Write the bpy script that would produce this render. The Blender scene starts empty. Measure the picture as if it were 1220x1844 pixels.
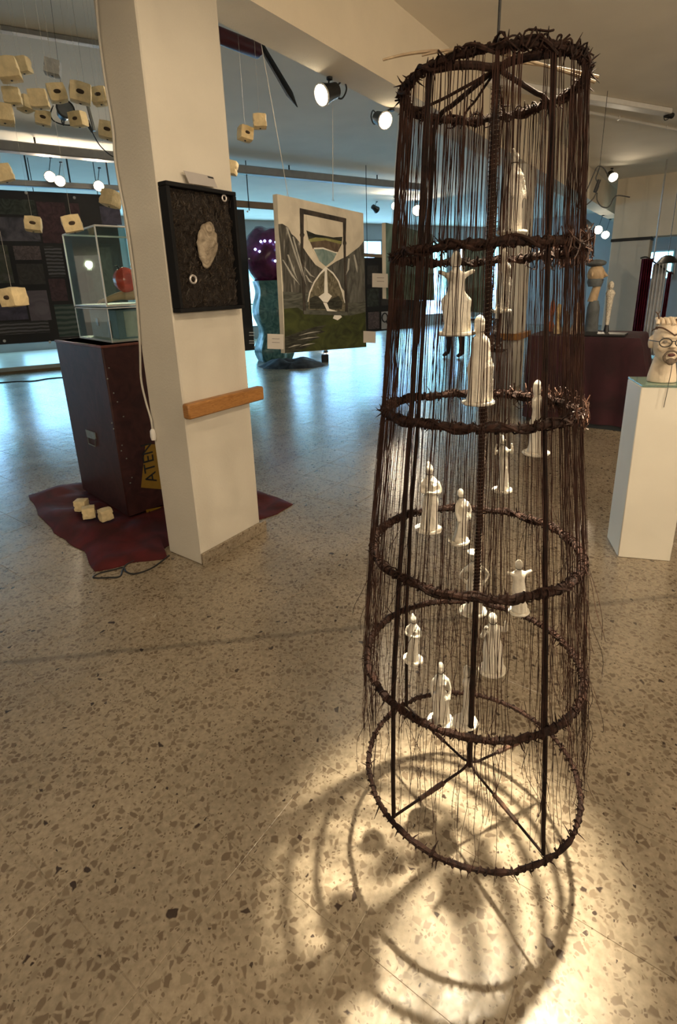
import bpy, bmesh, math, random
from mathutils import Vector, Matrix, noise
random.seed(7)
RND = random.Random(11)
scene = bpy.context.scene
COL = scene.collection
V3 = Vector

# ------------------------------------------------------------------ camera
F_PX, PITCH, ROLL, CAM_H = 923.0, 0.290, 0.032, 1.5
CX, CY, IW, IH = 610.0, 790.0, 1220.0, 1844.0
_f = V3((0, math.cos(PITCH), -math.sin(PITCH))); _r = V3((1, 0, 0)); _d = _f.cross(_r)
_c, _s = math.cos(ROLL), math.sin(ROLL)
C_R = _c*_r + _s*_d; C_D = -_s*_r + _c*_d; C_F = _f
CAM = V3((0, 0, CAM_H))
cd = bpy.data.cameras.new('camera'); cam = bpy.data.objects.new('camera', cd); COL.objects.link(cam)
rot = Matrix((C_R, -C_D, -C_F)).transposed()
cam.matrix_world = Matrix.Translation(CAM) @ rot.to_4x4()
cd.sensor_fit = 'VERTICAL'; cd.sensor_height = 36.0; cd.lens = 36.0*F_PX/IH
cd.shift_y = (CY-IH/2)/IH
cd.clip_start = 0.02; cd.clip_end = 120
scene.camera = cam

# ------------------------------------------------------------------ view, world, main lights
scene.view_settings.view_transform = 'Standard'; scene.view_settings.look = 'None'
scene.view_settings.exposure = 0.7; scene.view_settings.gamma = 1.0
scene.view_settings.use_curve_mapping = False
wd = bpy.data.worlds.new('world'); scene.world = wd; wd.use_nodes = True
bg = wd.node_tree.nodes['Background']; bg.inputs[0].default_value = (1.0, 0.85, 0.66, 1); bg.inputs[1].default_value = 0.36
WARM = (1.0, 0.80, 0.56)

def spot_light(name, loc, tgt, watts, size_deg, blend=0.6, col=WARM, rad=0.03):
    l = bpy.data.lights.new(name, 'SPOT'); l.energy = watts; l.color = col
    l.specular_factor = 0.15; l.spot_size = math.radians(size_deg); l.spot_blend = blend; l.shadow_soft_size = rad
    o = bpy.data.objects.new(name, l); COL.objects.link(o); o.location = loc
    o.rotation_euler = (V3(tgt)-V3(loc)).to_track_quat('-Z', 'Y').to_euler()
    return o
KEY_POS = V3((0.76, 1.50, 3.28))
spot_light('key_spot', KEY_POS, (0.33, 1.07, 0.5), 1750, 18, 1.0, (1.0, 0.85, 0.60), 0.04)

# ------------------------------------------------------------------ room frames
AZ = 0.621
U = V3((math.sin(AZ), math.cos(AZ), 0)); N = V3((-math.cos(AZ), math.sin(AZ), 0)); Z = V3((0, 0, 1))
A2 = math.radians(62); S = V3((math.sin(A2), math.cos(A2), 0)); T = V3((-math.cos(A2), math.sin(A2), 0))
def W(u, v, z=0.0): return U*u + N*v + Z*z
def Q(s, t, z=0.0): return S*s + T*t + Z*z
def ray(x, y): return C_R*((x-CX)/F_PX) + C_D*((y-CY)/F_PX) + C_F
def at_z(x, y, z=0.0):
    d = ray(x, y); return CAM + d*((z-CAM_H)/d.z)
def at_p(x, y, p, n):
    d = ray(x, y); return CAM + d*((p-CAM).dot(n)/d.dot(n))
def at_v(x, y, v): return at_p(x, y, N*v, N)
def at_u(x, y, u): return at_p(x, y, U*u, U)
def at_t(x, y, t): return at_p(x, y, T*t, T)
def at_y(x, y, Y): return at_p(x, y, V3((0, Y, 0)), V3((0, 1, 0)))
CEIL = 3.44

# ------------------------------------------------------------------ materials
MATS = {}
def mat(name, col, rough=0.6, var=0.12, scale=18.0, bump=0.0, bscale=None, metal=0.0, emit=None, es=0.0, spec=0.5, sss=0.0):
    if name in MATS: return MATS[name]
    m = bpy.data.materials.new(name); m.use_nodes = True; nt = m.node_tree; b = nt.nodes['Principled BSDF']
    b.inputs['Roughness'].default_value = rough; b.inputs['Metallic'].default_value = metal
    b.inputs['Specular IOR Level'].default_value = spec
    tc = nt.nodes.new('ShaderNodeTexCoord')
    nz = nt.nodes.new('ShaderNodeTexNoise'); nz.inputs['Scale'].default_value = scale; nz.inputs['Detail'].default_value = 6
    nt.links.new(tc.outputs['Object'], nz.inputs['Vector'])
    cr = nt.nodes.new('ShaderNodeValToRGB')
    a = [max(0, c*(1-var)) for c in col]; z = [min(1, c*(1+var)) for c in col]
    cr.color_ramp.elements[0].color = (*a, 1); cr.color_ramp.elements[1].color = (*z, 1)
    cr.color_ramp.elements[0].position = 0.3; cr.color_ramp.elements[1].position = 0.7
    nt.links.new(nz.outputs['Fac'], cr.inputs['Fac']); nt.links.new(cr.outputs['Color'], b.inputs['Base Color'])
    if bump:
        bp = nt.nodes.new('ShaderNodeBump'); bp.inputs['Strength'].default_value = bump; bp.inputs['Distance'].default_value = 0.01
        if bscale:
            n2 = nt.nodes.new('ShaderNodeTexNoise'); n2.inputs['Scale'].default_value = bscale; n2.inputs['Detail'].default_value = 4
            nt.links.new(tc.outputs['Object'], n2.inputs['Vector']); nt.links.new(n2.outputs['Fac'], bp.inputs['Height'])
        else: nt.links.new(nz.outputs['Fac'], bp.inputs['Height'])
        nt.links.new(bp.outputs['Normal'], b.inputs['Normal'])
    if emit:
        b.inputs['Emission Color'].default_value = (*emit, 1); b.inputs['Emission Strength'].default_value = es
    if sss:
        b.inputs['Subsurface Weight'].default_value = sss; b.inputs['Subsurface Radius'].default_value = (0.02, 0.012, 0.008)
    MATS[name] = m
    return m

def mat2(name, c0, c1, scale=6.0, rough=0.6, dist=1.5, stretch=(1, 1, 1), lo=0.35, hi=0.65, bump=0.0, c2=None, kind='noise', spec=0.4):
    """two or three tone mottled / streaked material"""
    if name in MATS: return MATS[name]
    m = bpy.data.materials.new(name); m.use_nodes = True; nt = m.node_tree; b = nt.nodes['Principled BSDF']
    b.inputs['Roughness'].default_value = rough; b.inputs['Specular IOR Level'].default_value = spec
    tc = nt.nodes.new('ShaderNodeTexCoord'); mp = nt.nodes.new('ShaderNodeMapping'); mp.inputs['Scale'].default_value = stretch
    nt.links.new(tc.outputs['Object'], mp.inputs['Vector'])
    if kind == 'wave':
        nz = nt.nodes.new('ShaderNodeTexWave'); nz.inputs['Scale'].default_value = scale; nz.inputs['Distortion'].default_value = dist
        nz.bands_direction = 'Z'; nz.inputs['Detail'].default_value = 2
    else:
        nz = nt.nodes.new('ShaderNodeTexNoise'); nz.inputs['Scale'].default_value = scale; nz.inputs['Distortion'].default_value = dist
        nz.inputs['Detail'].default_value = 6
    nt.links.new(mp.outputs['Vector'], nz.inputs['Vector'])
    cr = nt.nodes.new('ShaderNodeValToRGB'); e = cr.color_ramp.elements
    e[0].color = (*c0, 1); e[0].position = lo; e[1].color = (*c1, 1); e[1].position = hi
    if c2:
        k = e.new(min(1, hi+0.12)); k.color = (*c2, 1)
    nt.links.new(nz.outputs['Fac'], cr.inputs['Fac']); nt.links.new(cr.outputs['Color'], b.inputs['Base Color'])
    if bump:
        bp = nt.nodes.new('ShaderNodeBump'); bp.inputs['Strength'].default_value = bump; bp.inputs['Distance'].default_value = 0.01
        nt.links.new(nz.outputs['Fac'], bp.inputs['Height']); nt.links.new(bp.outputs['Normal'], b.inputs['Normal'])
    MATS[name] = m
    return m

def glass(name, tint=(0.9, 0.97, 0.95), mixf=0.86, rough=0.02):
    if name in MATS: return MATS[name]
    m = bpy.data.materials.new(name); m.use_nodes = True; nt = m.node_tree
    for n in list(nt.nodes):
        if n.type == 'BSDF_PRINCIPLED': nt.nodes.remove(n)
    out = [n for n in nt.nodes if n.type == 'OUTPUT_MATERIAL'][0]
    tr = nt.nodes.new('ShaderNodeBsdfTransparent'); tr.inputs[0].default_value = (*tint, 1)
    gl = nt.nodes.new('ShaderNodeBsdfGlossy'); gl.inputs['Roughness'].default_value = rough
    fr = nt.nodes.new('ShaderNodeLayerWeight'); fr.inputs[0].default_value = 0.5
    pw_ = nt.nodes.new('ShaderNodeMath'); pw_.operation = 'POWER'; pw_.inputs[1].default_value = 4; nt.links.new(fr.outputs['Facing'], pw_.inputs[0])
    mx = nt.nodes.new('ShaderNodeMixShader')
    fm = nt.nodes.new('ShaderNodeMath'); fm.operation = 'MULTIPLY_ADD'; fm.inputs[1].default_value = 0.5; fm.inputs[2].default_value = 0.02
    nt.links.new(pw_.outputs[0], fm.inputs[0]); nt.links.new(fm.outputs[0], mx.inputs[0]); nt.links.new(tr.outputs[0], mx.inputs[1]); nt.links.new(gl.outputs[0], mx.inputs[2])
    nt.links.new(mx.outputs[0], out.inputs['Surface'])
    MATS[name] = m
    return m

def terrazzo(name):
    m = bpy.data.materials.new(name); m.use_nodes = True; nt = m.node_tree; b = nt.nodes['Principled BSDF']
    L = nt.links.new
    geo = nt.nodes.new('ShaderNodeNewGeometry')
    def vor(feature, scale):
        v = nt.nodes.new('ShaderNodeTexVoronoi'); v.voronoi_dimensions = '3D'; v.feature = feature
        v.inputs['Scale'].default_value = scale; L(warp.outputs[0], v.inputs['Vector']); return v
    wn = nt.nodes.new('ShaderNodeTexNoise'); wn.inputs['Scale'].default_value = 26; wn.inputs['Detail'].default_value = 2
    L(geo.outputs['Position'], wn.inputs['Vector'])
    wm = nt.nodes.new('ShaderNodeVectorMath'); wm.operation = 'SCALE'; wm.inputs['Scale'].default_value = 0.022
    L(wn.outputs['Color'], wm.inputs[0])
    warp = nt.nodes.new('ShaderNodeVectorMath'); warp.operation = 'ADD'; L(geo.outputs['Position'], warp.inputs[0]); L(wm.outputs[0], warp.inputs[1])
    def math_(op, a, bv):
        n = nt.nodes.new('ShaderNodeMath'); n.operation = op
        for i, q in enumerate((a, bv)):
            if q is None: continue
            if isinstance(q, (int, float)): n.inputs[i].default_value = q
            else: L(q, n.inputs[i])
        return n.outputs[0]
    # matrix
    nz = nt.nodes.new('ShaderNodeTexNoise'); nz.inputs['Scale'].default_value = 60; nz.inputs['Detail'].default_value = 8
    L(geo.outputs['Position'], nz.inputs['Vector'])
    cr = nt.nodes.new('ShaderNodeValToRGB')
    cr.color_ramp.elements[0].color = (0.355, 0.285, 0.20, 1); cr.color_ramp.elements[1].color = (0.52, 0.43, 0.31, 1)
    cr.color_ramp.elements[0].position = 0.3; cr.color_ramp.elements[1].position = 0.7
    L(nz.outputs['Fac'], cr.inputs['Fac'])
    last = cr.outputs['Color']
    for scale, thr, edge, lo in ((110, 0.66, 0.16, 0.7), (46, 0.57, 0.15, 0.6)):
        f1 = vor('F1', scale); de = vor('DISTANCE_TO_EDGE', scale)
        sep = nt.nodes.new('ShaderNodeSeparateColor'); L(f1.outputs['Color'], sep.inputs[0])
        on = math_('GREATER_THAN', sep.outputs[0], thr)
        ed = nt.nodes.new('ShaderNodeMapRange'); ed.inputs['From Min'].default_value = edge*0.65; ed.inputs['From Max'].default_value = edge*1.35
        L(de.outputs['Distance'], ed.inputs['Value'])
        msk = math_('MULTIPLY', on, ed.outputs[0])
        pal = nt.nodes.new('ShaderNodeValToRGB'); pal.color_ramp.interpolation = 'CONSTANT'
        els = pal.color_ramp.elements
        els[0].color = (0.24, 0.18, 0.12, 1); els[0].position = 0
        els[1].color = (0.30, 0.23, 0.155, 1); els[1].position = 0.35
        for p, c in ((0.62, (0.205, 0.15, 0.098, 1)), (0.82, (0.35, 0.28, 0.195, 1)), (0.972, (0.06, 0.034, 0.024, 1))):
            k = els.new(p); k.color = c
        L(sep.outputs[1], pal.inputs['Fac'])
        mx = nt.nodes.new('ShaderNodeMix'); mx.data_type = 'RGBA'
        L(msk, mx.inputs[0]); L(last, mx.inputs[6]); L(pal.outputs['Color'], mx.inputs[7]); last = mx.outputs[2]
    # broad wear
    n3 = nt.nodes.new('ShaderNodeTexNoise'); n3.inputs['Scale'].default_value = 1.7; n3.inputs['Detail'].default_value = 5
    L(geo.outputs['Position'], n3.inputs['Vector'])
    mr = nt.nodes.new('ShaderNodeMapRange'); mr.inputs['From Min'].default_value = 0.3; mr.inputs['From Max'].default_value = 0.7
    mr.inputs['To Min'].default_value = 0.56; mr.inputs['To Max'].default_value = 0.77; L(n3.outputs['Fac'], mr.inputs['Value'])
    oi = nt.nodes.new('ShaderNodeObjectInfo')
    m4 = nt.nodes.new('ShaderNodeMapRange'); m4.inputs['To Min'].default_value = 0.93; m4.inputs['To Max'].default_value = 1.05
    L(oi.outputs['Random'], m4.inputs['Value'])
    fac = math_('MULTIPLY', mr.outputs[0], m4.outputs[0])
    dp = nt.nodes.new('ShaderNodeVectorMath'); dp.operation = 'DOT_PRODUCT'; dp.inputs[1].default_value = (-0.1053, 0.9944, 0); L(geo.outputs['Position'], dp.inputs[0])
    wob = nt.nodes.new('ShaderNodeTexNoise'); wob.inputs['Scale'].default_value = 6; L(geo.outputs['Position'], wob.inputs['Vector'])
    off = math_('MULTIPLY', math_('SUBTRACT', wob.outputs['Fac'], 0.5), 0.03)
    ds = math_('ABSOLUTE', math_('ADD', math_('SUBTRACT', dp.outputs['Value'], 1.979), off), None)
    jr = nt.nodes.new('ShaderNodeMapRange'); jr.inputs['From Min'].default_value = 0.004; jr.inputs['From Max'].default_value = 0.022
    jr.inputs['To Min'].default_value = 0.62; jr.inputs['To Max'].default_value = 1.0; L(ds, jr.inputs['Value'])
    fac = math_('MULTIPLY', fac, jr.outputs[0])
    vm = nt.nodes.new('ShaderNodeVectorMath'); vm.operation = 'SCALE'; L(last, vm.inputs[0]); L(fac, vm.inputs['Scale'])
    L(vm.outputs[0], b.inputs['Base Color'])
    r2 = nt.nodes.new('ShaderNodeMapRange'); r2.inputs['To Min'].default_value = 0.17; r2.inputs['To Max'].default_value = 0.32
    L(n3.outputs['Fac'], r2.inputs['Value']); L(r2.outputs[0], b.inputs['Roughness'])
    bn = nt.nodes.new('ShaderNodeTexNoise'); bn.inputs['Scale'].default_value = 9; bn.inputs['Detail'].default_value = 3
    L(geo.outputs['Position'], bn.inputs['Vector'])
    bp = nt.nodes.new('ShaderNodeBump'); bp.inputs['Strength'].default_value = 0.10; bp.inputs['Distance'].default_value = 0.02
    L(bn.outputs['Fac'], bp.inputs['Height']); L(bp.outputs['Normal'], b.inputs['Normal'])
    b.inputs['Specular IOR Level'].default_value = 1.0
    MATS[name] = m
    return m

# ------------------------------------------------------------------ mesh builder
class MB:
    def __init__(s): s.v = []; s.f = []; s.smooth = True
    def add(s, vs, fs):
        o = len(s.v); s.v += [V3(p) for p in vs]; s.f += [tuple(i+o for i in f) for f in fs]; return s
    def box(s, c, ex, ey, ez, bev=0.0):
        """c centre, ex/ey/ez half vectors; optional chamfer"""
        c = V3(c); ex = V3(ex); ey = V3(ey); ez = V3(ez)
        if not bev:
            vs = [c+a*ex+b*ey+d*ez for a in (-1, 1) for b in (-1, 1) for d in (-1, 1)]
            return s.add(vs, [(0, 1, 3, 2), (4, 6, 7, 5), (0, 4, 5, 1), (2, 3, 7, 6), (0, 2, 6, 4), (1, 5, 7, 3)])
        bm = bmesh.new(); bmesh.ops.create_cube(bm, size=2.0)
        L = (ex.length, ey.length, ez.length)
        for v in bm.verts: v.co = V3((v.co.x*L[0], v.co.y*L[1], v.co.z*L[2]))
        bmesh.ops.bevel(bm, geom=bm.edges[:], offset=bev, segments=1, affect='EDGES')
        M = Matrix((ex.normalized(), ey.normalized(), ez.normalized())).transposed()
        bm.verts.index_update()
        s.add([c+M @ v.co for v in bm.verts], [tuple(v.index for v in f.verts) for f in bm.faces]); bm.free(); return s
    def tube(s, pts, r, n=8, cap=True):
        pts = [V3(p) for p in pts]; m = len(pts)
        rs = r if isinstance(r, (list, tuple)) else [r]*m
        up = None; rings = []
        for i, p in enumerate(pts):
            d = (pts[min(i+1, m-1)]-pts[max(i-1, 0)])
            d = d.normalized() if d.length > 1e-9 else Z
            if up is None:
                a = Z if abs(d.z) < 0.9 else V3((1, 0, 0)); up = (a-d*a.dot(d)).normalized()
            else:
                up = up-d*up.dot(d)
                if up.length < 1e-6: up = d.orthogonal()
                up.normalize()
            w = d.cross(up)
            rings.append([p+(up*math.cos(k*2*math.pi/n)+w*math.sin(k*2*math.pi/n))*rs[i] for k in range(n)])
        vs = [q for g in rings for q in g]
        fs = [(i*n+k, i*n+(k+1) % n, (i+1)*n+(k+1) % n, (i+1)*n+k) for i in range(m-1) for k in range(n)]
        if cap: fs += [tuple(range(n-1, -1, -1)), tuple((m-1)*n+k for k in range(n))]
        return s.add(vs, fs)
    def loop_tube(s, pts, r, n=8):
        m = len(pts); pts = [V3(p) for p in pts]; vs = []
        rs = r if isinstance(r, (list, tuple)) else [r]*m
        c = sum(pts, V3((0, 0, 0)))/m
        nrm = V3((0, 0, 0))
        for i in range(m): nrm += (pts[i]-c).cross(pts[(i+1) % m]-c)
        nrm.normalize()
        for i in range(m):
            d = (pts[(i+1) % m]-pts[i-1]).normalized(); w = d.cross(nrm).normalized(); q = w.cross(d)
            vs += [pts[i]+(w*math.cos(k*2*math.pi/n)+q*math.sin(k*2*math.pi/n))*rs[i] for k in range(n)]
        fs = [(i*n+k, i*n+(k+1) % n, ((i+1) % m)*n+(k+1) % n, ((i+1) % m)*n+k) for i in range(m) for k in range(n)]
        return s.add(vs, fs)
    def ball(s, c, rx, ry=None, rz=None, nu=14, nv=10, M=None, jit=0.0, seed=0):
        ry = ry or rx; rz = rz or rx; c = V3(c); vs = [V3((0, 0, -1))]
        for j in range(1, nv):
            a = -math.pi/2+math.pi*j/nv
            vs += [V3((math.cos(a)*math.cos(2*math.pi*i/nu), math.cos(a)*math.sin(2*math.pi*i/nu), math.sin(a))) for i in range(nu)]
        vs.append(V3((0, 0, 1)))
        out = []
        for p in vs:
            k = 1+jit*noise.noise(p*2.3+V3((seed*3.1, 0, seed))) if jit else 1
            q = V3((p.x*rx, p.y*ry, p.z*rz))*k
            out.append(c+(M @ q if M else q))
        fs = [(0, 1+(i+1) % nu, 1+i) for i in range(nu)]
        for j in range(nv-2):
            for i in range(nu):
                a = 1+j*nu; fs.append((a+i, a+(i+1) % nu, a+nu+(i+1) % nu, a+nu+i))
        e = len(vs)-1; a = 1+(nv-2)*nu
        fs += [(e, a+i, a+(i+1) % nu) for i in range(nu)]
        return s.add(out, fs)
    def loft(s, secs, n=16, cap=True):
        """secs: (z,cx,cy,rx,ry)"""
        vs = []
        for z, cx, cy, rx, ry in secs:
            vs += [V3((cx+rx*math.cos(2*math.pi*k/n), cy+ry*math.sin(2*math.pi*k/n), z)) for k in range(n)]
        m = len(secs)
        fs = [(i*n+k, i*n+(k+1) % n, (i+1)*n+(k+1) % n, (i+1)*n+k) for i in range(m-1) for k in range(n)]
        if cap: fs += [tuple(range(n-1, -1, -1)), tuple((m-1)*n+k for k in range(n))]
        return s.add(vs, fs)
    def prism(s, poly, d):
        """poly: world points in a plane, d: extrusion vector"""
        n = len(poly); poly = [V3(p) for p in poly]; d = V3(d)
        vs = poly+[p+d for p in poly]
        return s.add(vs, [tuple(range(n-1, -1, -1)), tuple(range(n, 2*n))]+[(i, (i+1) % n, n+(i+1) % n, n+i) for i in range(n)])
    def build(s, name, m, parent=None, smooth=None, org=None):
        """verts are world coordinates (or local when parent is None and org None)"""
        base = V3((0, 0, 0))
        q = parent
        while q is not None:
            base = base+q.location; q = q.parent
        if org is not None: base = base+V3(org)
        me = bpy.data.meshes.new(name)
        me.from_pydata([tuple(p-base) for p in s.v], [], s.f); me.update()
        bm = bmesh.new(); bm.from_mesh(me); bmesh.ops.recalc_face_normals(bm, faces=bm.faces); bm.to_mesh(me); bm.free()
        if s.smooth if smooth is None else smooth:
            for p in me.polygons: p.use_smooth = True
            if hasattr(me, 'set_sharp_from_angle'): me.set_sharp_from_angle(angle=math.radians(42))
        me.materials.append(m)
        o = bpy.data.objects.new(name, me); COL.objects.link(o)
        if parent is not None: o.parent = parent
        if org is not None: o.location = V3(org)
        return o

def tag(o, label=None, cat=None, group=None, kind=None):
    if label: o['label'] = label
    if cat: o['category'] = cat
    if group: o['group'] = group
    if kind: o['kind'] = kind
    return o
def thing(name, label, cat, loc, group=None):
    o = bpy.data.objects.new(name, None); COL.objects.link(o); o.location = loc; o.empty_display_size = 0.05
    return tag(o, label, cat, group)
def solo(name, mb, m, label, cat, org, group=None):
    return tag(mb.build(name, m, None, org=org), label, cat, group)
def struct(name, mb, m, parent=None, smooth=False):
    o = mb.build(name, m, parent, smooth)
    if parent is None: o['kind'] = 'structure'
    return o
def wbox(mb, u0, u1, v0, v1, z0, z1, bev=0.0):
    return mb.box(W((u0+u1)/2, (v0+v1)/2, (z0+z1)/2), U*((u1-u0)/2), N*((v1-v0)/2), Z*((z1-z0)/2), bev)
def qbox(mb, s0, s1, t0, t1, z0, z1, bev=0.0):
    return mb.box(Q((s0+s1)/2, (t0+t1)/2, (z0+z1)/2), S*((s1-s0)/2), T*((t1-t0)/2), Z*((z1-z0)/2), bev)
def mods_apply(o):
    dg = bpy.context.evaluated_depsgraph_get(); me = bpy.data.meshes.new_from_object(o.evaluated_get(dg))
    old = o.data; o.modifiers.clear(); o.data = me; bpy.data.meshes.remove(old)
def bez(p0, p1, p2, n=10):
    p0, p1, p2 = V3(p0), V3(p1), V3(p2)
    return [p0*(1-t)**2+p1*2*t*(1-t)+p2*t*t for t in [i/n for i in range(n+1)]]
def smooth_path(pts, n=6):
    pts = [V3(p) for p in pts]; out = []
    for i in range(len(pts)-1):
        p0 = pts[max(i-1, 0)]; p1 = pts[i]; p2 = pts[i+1]; p3 = pts[min(i+2, len(pts)-1)]
        for k in range(n):
            t = k/n
            out.append(0.5*((2*p1)+(p2-p0)*t+(2*p0-5*p1+4*p2-p3)*t*t+(3*p1-p0-3*p2+p3)*t**3))
    out.append(pts[-1]); return out

# ================================================================== STRUCTURE
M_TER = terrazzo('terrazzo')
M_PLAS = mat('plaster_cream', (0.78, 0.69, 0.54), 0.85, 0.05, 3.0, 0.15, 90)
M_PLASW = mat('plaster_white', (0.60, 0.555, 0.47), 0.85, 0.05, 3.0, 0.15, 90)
M_CEIL = mat('ceiling_paint', (0.82, 0.76, 0.65), 0.9, 0.04, 2.0, 0.08, 60)
M_WALLB = mat('back_wall_paint', (0.42, 0.42, 0.42), 0.85, 0.06, 2.0)
M_WOOD = mat2('varnished_pine', (0.27, 0.115, 0.03), (0.40, 0.19, 0.055), 9, 0.42, 3.0, (1, 1, 9), bump=0.1)
M_BLACK = mat('black_plastic', (0.012, 0.012, 0.013), 0.45, 0.2, 30)
M_WHITE = mat('white_enamel', (0.72, 0.70, 0.66), 0.45, 0.04, 20)
M_STEEL = mat('steel', (0.45, 0.44, 0.42), 0.35, 0.1, 30, metal=0.9)

fl = MB(); fl.box((0, 14, -0.0335), (26, 0, 0), (0, 22, 0), (0, 0, 0.032))
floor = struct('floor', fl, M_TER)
# terrazzo tiles
TS, U0, V0 = 0.345, 0.325, 1.87
tb = MB(); tb.box((0, 0, -0.003), (TS/2-0.0012, 0, 0), (0, TS/2-0.0012, 0), (0, 0, 0.003), 0.0006)
cells = []
for i in range(-8, 42):
    for j in range(-26, 34):
        c = W(U0+(i+0.5)*TS, V0+(j+0.5)*TS, 0)
        q = c-CAM; d = q.dot(C_F)
        if d < 0.3: continue
        px = CX+F_PX*q.dot(C_R)/d; py = CY+F_PX*q.dot(C_D)/d
        if px < -260 or px > 1480 or py > 2150 or d > 11.5: continue
        cells.append((c.length, c))
cells.sort(key=lambda a: a[0])
tile0 = None
TR = -AZ
for k, (_, c) in enumerate(cells[:300]):
    if tile0 is None:
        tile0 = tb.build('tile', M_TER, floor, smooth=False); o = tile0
    else:
        o = tile0.copy(); COL.objects.link(o); o.parent = floor
    o.location = (c.x, c.y, 0); o.rotation_euler = (0, 0, TR)
rest = MB(); h = TS/2-0.0012
for _, c in cells[300:]:
    o = len(rest.v)
    rest.v += [c+U*(a*h)+N*(b*h)-Z*zz for zz in (0, 0.006) for a, b in ((-1, -1), (1, -1), (1, 1), (-1, 1))]
    rest.f += [(o, o+1, o+2, o+3)]+[(o+i, o+4+i, o+4+(i+1) % 4, o+(i+1) % 4) for i in range(4)]
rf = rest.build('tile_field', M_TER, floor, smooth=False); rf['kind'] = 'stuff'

cl = MB(); cl.box((0, 14, CEIL+0.05), (26, 0, 0), (0, 22, 0), (0, 0, 0.05)); ceiling = struct('ceiling', cl, M_CEIL)

PV0, PV1, BEAM_Z = 2.158, 2.455, 2.92
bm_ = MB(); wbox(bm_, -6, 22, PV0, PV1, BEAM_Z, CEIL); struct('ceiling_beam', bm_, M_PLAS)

def pillar(u0, u1, top=BEAM_Z, v0=PV0, v1=PV1):
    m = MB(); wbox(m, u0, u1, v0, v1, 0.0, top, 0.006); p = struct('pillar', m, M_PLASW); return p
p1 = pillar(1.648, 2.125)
sk = MB(); wbox(sk, 1.642, 2.165, PV0-0.018, PV0-0.0005, 0.001, 0.075, 0.002); sk.build('skirting', M_TER, p1, smooth=False)
rl = MB(); wbox(rl, 1.635, 2.195, PV0-0.055, PV0-0.001, 0.862, 0.942, 0.008)
rail = rl.build('wooden_rail', M_WOOD, p1)
for uu in (1.80, 2.06):
    m = MB(); m.tube([W(uu, PV0-0.057, 0.905), W(uu, PV0-0.054, 0.905)], 0.008, 10); m.build('screw', MATS['varnished_pine'], rail)
p2 = pillar(7.3, 7.78)
rl = MB(); wbox(rl, 7.24, 7.86, PV0-0.06, PV0-0.001, 0.70, 0.79, 0.008); wbox(rl, 7.24, 7.298, PV0, PV1, 0.70, 0.79, 0.008)
rl.build('wooden_rail', M_WOOD, p2)
# far column with a black band, and the cross beam running right from it
UC = 13.0
va = at_u(1160, 520, UC).dot(N); vb = at_u(1092, 520, UC).dot(N)
zc = at_u(1195, 424, UC).z
p3 = pillar(UC, UC+0.6, zc-.001, va, vb)
m = MB(); zb = at_u(1110, 433, UC).z
for (a, b, c, d) in ((UC-0.012, UC, va-0.012, vb+0.012), (UC, UC+0.6, va-0.012, va), (UC, UC+0.6, vb, vb+0.012)):
    wbox(m, a, b, c, d, zb-0.03, zb+0.03)
m.build('band', M_BLACK, p3, smooth=False)
zc = at_u(1195, 424, UC).z
m = MB(); wbox(m, UC, UC+0.6, -14, vb, zc, CEIL); struct('cross_beam', m, M_PLAS)

# window wall far behind
TW = 15.6
S0, S1 = -7.0, 24.0
sill, head = 0.32, 2.95
M_FRAME = mat('window_frame_paint', (0.30, 0.32, 0.34), 0.5, 0.05, 10)
wb = MB(); qbox(wb, S0, S1, TW, TW+0.3, 0, sill); qbox(wb, S0, S1, TW, TW+0.3, head, CEIL)
wins = []
s = S0+0.3
while s < S1-2.2:
    wins.append((s, s+2.45)); s += 2.9
prev = S0
for a, b in wins:
    qbox(wb, prev, a, TW, TW+0.3, sill, head); prev = b
qbox(wb, prev, S1, TW, TW+0.3, sill, head)
struct('wall_back', wb, M_WALLB)
def daylight(name):
    m = bpy.data.materials.new(name); m.use_nodes = True; nt = m.node_tree; b = nt.nodes['Principled BSDF']; L = nt.links.new
    geo = nt.nodes.new('ShaderNodeNewGeometry'); nz = nt.nodes.new('ShaderNodeTexNoise')
    nz.inputs['Scale'].default_value = 1.6; nz.inputs['Detail'].default_value = 7; L(geo.outputs['Position'], nz.inputs['Vector'])
    cr = nt.nodes.new('ShaderNodeValToRGB'); e = cr.color_ramp.elements
    e[0].position = 0.40; e[0].color = (0.16, 0.48, 0.52, 1); e[1].position = 0.60; e[1].color = (0.30, 0.55, 1.0, 1)
    L(nz.outputs['Fac'], cr.inputs['Fac']); L(cr.outputs['Color'], b.inputs['Emission Color']); b.inputs['Emission Strength'].default_value = 5.2
    b.inputs['Base Color'].default_value = (0.05, 0.08, 0.1, 1); b.inputs['Roughness'].default_value = 0.1
    MATS[name] = m; return m
M_DAY = daylight('daylit_glass')
for k, (a, b) in enumerate(wins):
    fr = MB()
    for (c, d, e, f) in ((a, b, sill, sill+0.06), (a, b, head-0.06, head), (a, a+0.06, sill, head), (b-0.06, b, sill, head), ((a+b)/2-0.03, (a+b)/2+0.03, sill, head), (a, b, 2.15, 2.2)):
        qbox(fr, c, d, TW+0.02, TW+0.10, e, f)
    w_ = struct('window_%d' % (k+1), fr, M_FRAME)
    for (c, d) in ((a+0.06, (a+b)/2-0.03), ((a+b)/2+0.03, b-0.06)):
        for (e, f) in ((sill+0.06, 2.15), (2.2, head-0.06)):
            g = MB(); qbox(g, c, d, TW+0.05, TW+0.06, e, f); g.build('pane', M_DAY, w_, smooth=False)
# low platform in front of the windows
m = MB(); qbox(m, -9, 3.4, 12.2, TW, 0, 0.13, 0.01); plat = struct('platform', m, mat('platform_stone', (0.42, 0.37, 0.29), 0.3, 0.1, 4))
m = MB(); qbox(m, -9, 3.4, 12.185, 12.2, 0.0, 0.05); m.build('riser_strip', mat('riser_wood', (0.20, 0.12, 0.05), 0.6, 0.1, 8), plat, smooth=False)
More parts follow.
